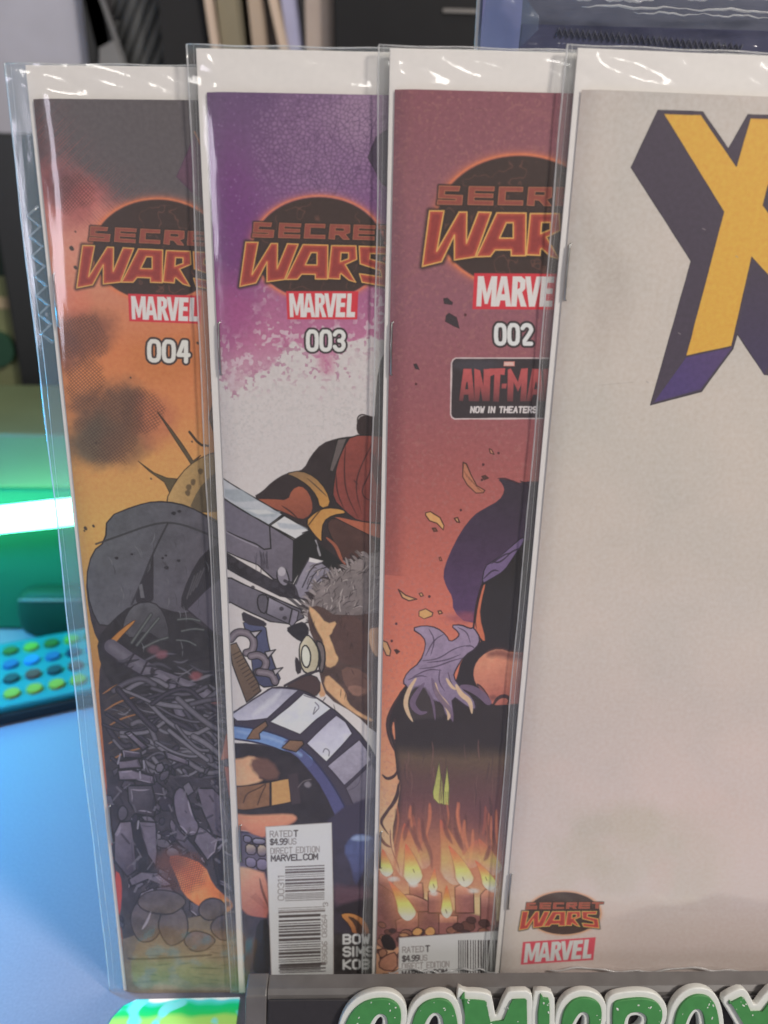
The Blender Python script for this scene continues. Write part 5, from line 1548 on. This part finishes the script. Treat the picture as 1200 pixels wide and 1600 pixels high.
# white box the tube shines on; the tube's green is put into its colour
wb = empty("storage_box", Matrix.Translation((-.10, .2225, 0)) @ Matrix.Rotation(math.radians(-1), 4, 'Z'), "storage box tinted with the tube lamp green, with a pale lid, standing behind the glowing tube lamp", "box")
M_PALE = mat("tube_tinted_plastic", (0.012, 0.15, 0.075), 0.55, 0.3, noise=0.06, scale=60)
M_PALE2 = mat("pale_lid_plastic", (0.13, 0.17, 0.09), 0.5, 0.3, noise=0.08, scale=60)
zl, zm = float(at_y(30, 676, .220)[2]), float(at_y(30, 762, .220)[2])
box("box_body", (-.13, 0, 0), (.13, .10, zm - .0002), M_PALE, wb, .003)
box("box_lid", (-.134, -.004, zm), (.134, .104, zl), M_PALE2, wb, .002)
M_DKRND = mat("dark_green_matt", (0.006, 0.060, 0.034), 0.6, 0.3, noise=0.1, scale=90)  # rounded dark lump standing in for a soft dark patch
pu = at_z(70, 985, .0)
puck = empty("green_lump", Matrix.Translation((float(pu[0]) + .012, float(pu[1]) - .004, 0)), "dark green rounded pouch standing under the green tube lamp behind the dotted pad", "lump")
bm = bmesh.new()
bmesh.ops.create_uvsphere(bm, u_segments=24, v_segments=14, radius=1)
for v in bm.verts:
    v.co = Vector((math.copysign(abs(v.co.x) ** .55, v.co.x) * .022, math.copysign(abs(v.co.y) ** .6, v.co.y) * .009, (math.copysign(abs(v.co.z) ** .55, v.co.z) + 1) * .0155))
link("lump_body", mesh_bm(bm), puck, M_DKRND, True)
link("lump_line", tube_mesh([(-.0185, -.0066, .026), (-.008, -.0090, .0272), (.008, -.0090, .0272), (.0185, -.0066, .026)], .0006, 6), puck, M_GREYP, True)

# pad with round coloured buttons
PA = Vector((-.0958, .1354, 0))
pang = math.atan2(.0150, .0382)
pad = empty("button_pad", Matrix.Translation(PA) @ Matrix.Rotation(pang, 4, 'Z'), "pad tinted teal as lit by the tube, with rows of round coloured buttons lying on the table below the tube lamp", "pad")
M_PAD = mat("pad_plastic", (0.015, 0.24, 0.27), 0.5, 0.35, noise=0.04, scale=300)  # the tube lamp's green light is put into this teal
M_PADB = mat("pad_shaded_edge", (0.02, 0.03, 0.035), 0.6, 0.3, noise=0.1, scale=200)  # dark colour stands in for shade on the pad's front face
box("pad_base", (-.062, 0, 0), (.105, .064, .0062), M_PADB, pad, .0012)
box("pad_face", (-.0608, .0012, .0063), (.1038, .0628, .0100), M_PAD, pad, .0012)
BC = [[(.30, .34, .04), (.05, .05, .04)], [(.12, .05, .05), (.015, .05, .07)], [(.02, .12, .30), (.01, .04, .08)], [(.18, .38, .05), (.05, .14, .03)]]
bmats = {}
bmesh_dot = None
inv = pad.matrix_world.inverted() if False else (Matrix.Translation(PA) @ Matrix.Rotation(pang, 4, 'Z')).inverted()
o0 = inv @ Vector((-.0947, .1468, .01))
R = random.Random(5)
for r in range(4):
    for c in range(-3, 11):
        x = o0.x + .0101 * c - .0004 * r
        y = o0.y + .0137 * r
        if not (-.055 < x < .098):
            continue
        col = BC[r][(c + r) % 2 if r else 0]
        if r == 2 and c == 1:
            col = (.03, .22, .55)
        if col not in bmats:
            bmats[col] = mat("button_rubber", col, 0.45, 0.4, noise=0.15, scale=400)
        if bmesh_dot is None:
            bm = bmesh.new()
            bmesh.ops.create_cone(bm, cap_ends=True, segments=18, radius1=.0040, radius2=.0036, depth=.0016, matrix=Matrix.Translation((0, 0, .0008)))
            bmesh_dot = mesh_bm(bm)
        me = bmesh_dot.copy() if False else bmesh_dot
        o = bpy.data.objects.new("button", me)
        COL.objects.link(o)
        o.parent = pad
        o.location = (x, y, .0101)
        if not me.materials:
            me.materials.append(None)
        o.material_slots[0].link = 'OBJECT'
        o.material_slots[0].material = bmats[col]

# dark framed panel (cabinet door) at the far left
fr = empty("framed_panel", Matrix.Translation((-.152, .40, 0)), "dark framed panel with an olive reflection coloured into its pane standing behind the tube lamp at the far left", "panel")
M_FRAME = mat("black_frame", (0.022, 0.024, 0.024), 0.42, 0.5, noise=0.1, scale=150)
M_PANE = mat("olive_reflection", (0.22, 0.24, 0.12), 0.6, 0.3, noise=0.25, scale=25)  # reflection in the dark glass, put in as an olive colour
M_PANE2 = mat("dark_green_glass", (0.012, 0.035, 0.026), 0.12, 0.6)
sx_ = float(at_y(26, 560, .40)[0]) + .152
box("right_stile", (sx_, 0, .03), (sx_ + .05, .018, .272), M_FRAME, fr, .002)
box("left_stile", (-.20, 0, .03), (-.18, .018, .272), M_FRAME, fr, .002)
box("top_rail", (-.1798, .001, .252), (sx_ - .0002, .017, .271), M_FRAME, fr, .002)
box("bottom_rail", (-.21, -.002, 0), (sx_ + .052, .02, .0298), M_FRAME, fr, .002)
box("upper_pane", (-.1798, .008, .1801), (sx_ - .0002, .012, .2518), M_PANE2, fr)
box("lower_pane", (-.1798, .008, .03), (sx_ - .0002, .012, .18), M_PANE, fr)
bd = at_y(4, 545, .405)
link("reflection_spot", tube_mesh([(float(bd[0]) + .152 - .004, .0078, float(bd[2])), (float(bd[0]) + .152 - .004, .002, float(bd[2]))], .013, 20), fr, mat("dark_reflection", (.02, .07, .04), .5, .4), False)  # dark spot of the glass reflection, built as a disc
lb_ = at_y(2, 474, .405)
box("reflection_patch", (float(lb_[0]) + .152 - .02, .0066, float(lb_[2]) - .004), (float(lb_[0]) + .152 + .0045, .0078, float(lb_[2]) + .004), mat("tan_reflection", (.42, .34, .22), .8, .2), fr)  # pale spot of the glass reflection, built as a thin plate

# ------------------------------------------------------------------ things standing on the table behind the comics
def standing(name, label, cat, x, y, rz, m, w_, h, th, bend=0.0, tilt=0.0, ribs=0, sub=None, lean_x=0.0):
    """An upright sheet-like thing, w_ wide, h tall, th thick, bowed by bend."""
    Mx = Matrix.Translation((x, y, 0)) @ Matrix.Rotation(rz, 4, 'Z')
    root = empty(name, Mx, label, cat)
    nz = 24

    def sheet(nm, x0, x1, y0, y1, mm, z0=0.0, z1=h):
        bm = bmesh.new()
        rows = []
        for k in range(nz + 1):
            z = z0 + (z1 - z0) * k / nz
            b = bend * math.sin(math.pi * .5 * z / h) ** 3 * (1 if bend > 0 else 1) + lean_x * z
            rows.append([bm.verts.new((px_ + b, py_ + tilt * z, z)) for px_, py_ in ((x0, y0), (x1, y0), (x1, y1), (x0, y1))])
        for a, b2 in zip(rows, rows[1:]):
            for q in range(4):
                bm.faces.new((a[q], a[(q + 1) % 4], b2[(q + 1) % 4], b2[q]))
        bm.faces.new(rows[0])
        bm.faces.new(rows[-1])
        return link(nm, mesh_bm(bm), root, mm)
    return root, sheet


MT = lambda n, c, r=.7: mat(n, c, r, .25, noise=.12, scale=40)
YB = .45
X0 = lambda x, y=40: float(at_y(x, y, YB)[0])
VX = -.10      # verticals lean a little because the sheets stand fanned

root, sh = standing("pale_board", "pale blue grey board standing upright at the far left behind the framed panel", "board", X0(122, 60) - .16, YB + .02, 0, None, .16, .46, .006)
sh("board_panel", 0, .16, 0, .006, MT("pale_blue_card", (.47, .47, .53)))
sh("board_edge", .1602, .1626, -.0008, .0068, MT("grey_board_edge", (.16, .17, .18)))

root, sh = standing("dark_folder", "dark folder with a slanting grey edge and grey tab beside the ribbed card", "folder", X0(126, 60), YB + .012, 0, None, .04, .46, .004)
w0, w1 = at_y(154, 0, YB), at_y(189, 100, YB)
gx = float((w1[0] - w0[0]) / (w1[2] - w0[2]))
xa_ = lambda z: float(w0[0]) + gx * (z - float(w0[2])) - X0(126, 60)
prism("folder_cover", [(0, 0), (xa_(.2), 0), (xa_(.2), .2), (xa_(.46), .46), (0, .46)], .003, MT("charcoal_card", (.035, .036, .037)), root, 0, Matrix.Translation((0, .003, 0)) @ Matrix.Rotation(math.pi / 2, 4, 'X'))
box("slanted_edge", (-.0016, -.0012, -.16), (.0016, -.0002, .09), MT("grey_binding", (.17, .17, .17)), root, 0, Matrix.Translation((float(w0[0]) - X0(126, 60), 0, float(w0[2]))) @ Matrix.Rotation(-math.atan2(float(w1[0] - w0[0]), float(w0[2] - w1[2])), 4, 'Y'))
c = [at_y(x, y, YB) for x, y in ((150, 72), (172, 60), (190, 104), (192, 150), (150, 150))]
prism("corner_tab", [(float(p[0]) - X0(126, 60), float(p[2])) for p in c], .0014, MT("grey_tab", (.22, .22, .22)), root, 0, Matrix.Translation((0, -.0032, 0)) @ Matrix.Rotation(math.pi / 2, 4, 'X'))

# ribbed grey card: each rib its own piece
xr0, xr1 = X0(158, 0), X0(254, 60)
root, sh = standing("ribbed_card", "grey card with slanting ribs standing between the dark folder and the black sleeve", "card", xr0, YB + .026, 0, None, xr1 - xr0, .46, .004)
sh("card_sheet", 0, xr1 - xr0, .003, .006, MT("grey_corrugated", (.105, .108, .108)))
W_ = xr1 - xr0
M_RIB = MT("grey_rib", (.135, .138, .136))
slope_r = 1.75
for k in range(34):
    z0 = -.05 + k * .0155
    z1 = z0 + W_ * slope_r
    a, b = (0.001, z0), (W_ - .001, z1)
    if z0 < .004:
        t = (.004 - z0) / (z1 - z0)
        if t >= 1:
            continue
        a = (a[0] + (b[0] - a[0]) * t, .004)
    if z1 > .456:
        t = (.456 - a[1]) / (z1 - a[1])
        if t <= 0.05:
            continue
        b = (a[0] + (b[0] - a[0]) * t, .456)
    link("rib", tube_mesh([(a[0], .003, a[1]), (b[0], .003, b[1])], .0036, 8, True), root, M_RIB, True)

root, sh = standing("black_sleeve", "matt black sleeve standing between the ribbed grey card and the cream edged folders", "sleeve", X0(248, 40), YB + .006, 0, None, .05, .46, .012)
sh("sleeve_body", 0, X0(322, 40) - X0(248, 40), 0, .02, MT("matt_black_card", (.022, .022, .023)))
sh("sleeve_spine", X0(322, 40) - X0(248, 40) + .0004, X0(322, 40) - X0(248, 40) + .0035, .0002, .0198, MT("black_cloth", (.03, .03, .03)))

FOLD = [  # px at the top of the frame, px where it meets the comics, width, colour, label, y offset
    (319, 330, 13, (.58,.46,.36), "narrow cream folder edge bowed to the right, leftmost of the tan folders", 0.0),
    (336, 345, 38, (.23,.20,.135), "broad brown folder between the narrow cream edge and the dark gap", .006),
    (386, 394, 24, (.42,.33,.25), "tan folder standing in the middle of the row of bowed folders", .004),
    (405, 417, 22, (.11, .09, .075), "dark brown folder right behind the tan middle folder", .010),
    (420, 436, 15, (.56,.44,.34), "cream bowed folder edge touching the lavender sheet", .0),
    (438, 449, 24, (.36,.36,.50), "lavender grey sheet between the cream bowed edge and the taupe binder", .007),
    (476, 478, 44, (.40,.33,.285), "wide taupe binder at the right end of the row of folders beside the black case", .003),
]
for (p0, p1, wpx, colr, lab, dy) in FOLD:
    xa, xb = X0(p0, 0), X0(p1, 74)
    za, zb = float(at_y(p0, 0, YB)[2]), float(at_y(p1, 74, YB)[2])
    ln = (xa - xb) / (za - zb)
    wm = X0(p0 + wpx, 0) - xa
    root, sh = standing("folder", lab, "folder", xb - ln * zb, YB + dy, 0, None, wm, .45, .01, 0.0, 0, 0, None, ln)
    root["group"] = "folders standing behind the comics"
    mm = MT("folder_card", colr)
    sh("folder_cover", 0, wm * .84, 0, .05, mm)
    sh("folder_spine", wm * .84 + .0002, wm, .0015, .0485, MT("folder_spine_card", tuple(v * .72 for v in colr)))
root, sh = standing("black_case", "tall black case behind the number 002 comic, right of the taupe binder", "case", X0(524, 40), YB - .01, 0, None, .1, .46, .06)
wc = X0(800, 40) - X0(524, 40)
sh("case_body", 0, wc, 0, .10, mat("black_gloss_case", (.016, .016, .017), .25, .5, noise=.1, scale=60))
pz = at_y(730, 16, YB - .012)
box("case_highlight", (X0(690, 14) - X0(524, 40), -.0016, float(pz[2]) - .0015), (wc - .004, -.0002, float(pz[2]) + .0007), mat("dull_highlight", (.22, .21, .20), .4, .5, metal=.6), root)  # pale strip put in as a line of highlight on the case

# ------------------------------------------------------------------ purple bagged comic standing behind on the right
YP = .105
BP = lambda x, y: at_y(x, y, YP)
bl_, br_ = BP(748, 60), BP(1260, 60)
pm = Matrix.Translation((float(bl_[0]), YP, 0))
pc = empty("purple_comic", pm, "purple comic in a crinkled clear bag standing behind the frontmost pale comic", "comic")
M_LAV = mat("slate_print", (0.10, 0.105, 0.15), 0.45, 0.4, noise=0.35, scale=45)
M_LAV2 = mat("lavender_print", (0.24, 0.22, 0.38), 0.45, 0.4, noise=0.22, scale=30)
M_NAVY = mat("navy_print", (0.045,0.045,0.10), 0.4, 0.4, noise=0.2, scale=30)
PWd = float(br_[0] - bl_[0])
HP = .335
box("printed_cover", (0, 0, 0), (PWd, .0014, HP - .012), M_LAV, pc)
nl = [BP(x, y) for x, y in ((816, 38), (1235, 50), (1235, 200), (796, 200))]
prism("navy_panel", [(float(p[0] - bl_[0]), float(p[2])) for p in nl], .0006, M_NAVY, pc, 0, Matrix.Translation((0, -.0001, 0)) @ Matrix.Rotation(math.pi / 2, 4, 'X'))
box("lavender_strip", (.0006, -.0003, .001), (float(BP(812, 60)[0] - bl_[0]), -.00002, HP - .013), M_LAV2, pc)
box("backing_board", (-.001, .0016, 0), (PWd + .003, .0022, HP - .004), M_BOARD, pc)
M_BFILM = film_mat("blue_tinted_bag", tint=(.74, .84, .95), veil=.16, rough=.12, bump=1.0, scl=(120, 90, 60), milk=(.5, .58, .70))
M_CFILM = film_mat("crinkled_clear_bag", tint=(.93, .95, .97), veil=.06, rough=.16, bump=1.0, scl=(30, 40, 420), milk=(.7, .75, .85))
zt = float(BP(900, 38)[2])
el = BP(715, 80)[0] - bl_[0]


def bagf(a, z):
    left = float(el) + .010 * max(0, (z - .25) / .06) + .0012 * math.sin(z * 160)
    s = left + (PWd + .006 - left) * a
    y = -.0016 - .0011 * math.sin(a * 60 + z * 90) * math.sin(z * 200 + a * 9) * min(1, a * 8 + .3) - (.0022 if z > zt else 0) * min(1, (z - zt) * 120)
    return (s, y - .0006, z)


link("bag_front", grid_mesh(bagf, [k / 70 for k in range(71)], [HP * k / 60 for k in range(61)]), pc, M_CFILM, True)
link("bag_margin", grid_mesh(lambda a, z: (float(el) + .010 * max(0, (z - .25) / .06) + (.014 - .004 * math.sin(z * 300)) * a, -.0050 + .0008 * math.sin(z * 420 + a * 4), z), [k / 8 for k in range(9)], [HP * k / 90 for k in range(91)]), pc, M_BFILM, True)
for (xa, xb, y0, dy_, rr) in ((862, 1010, 3, 6, .00045), (900, 1230, 16, 10, .0003), (1040, 1240, 6, -3, .00035), (980, 1200, 26, 8, .0002)):
    pts_ = []
    for k in range(30):
        p = BP(xa + (xb - xa) * k / 29, y0 + dy_ * k / 29 + 1.6 * math.sin(k * .8 + xa) + 1.0 * math.sin(k * 2.1))
        pts_.append((float(p[0] - bl_[0]), -.0062, float(p[2])))
    link("bag_crease", tube_mesh(pts_, [rr * (.35 + abs(math.sin(k * .23))) for k in range(30)], 6), pc, M_SEAM, True)
# embossed zigzag along the navy panel
zz = []
for k in range(64):
    p = BP(868 + k * 4.6, (44 if k % 2 else 57) + k * .42)
    zz.append((float(p[0] - bl_[0]), -.0011, float(p[2])))
link("embossed_zigzag", tube_mesh(zz, .00035, 5), pc, mat("pale_navy_foil", (.075, .075, .11), .4, .5), True)
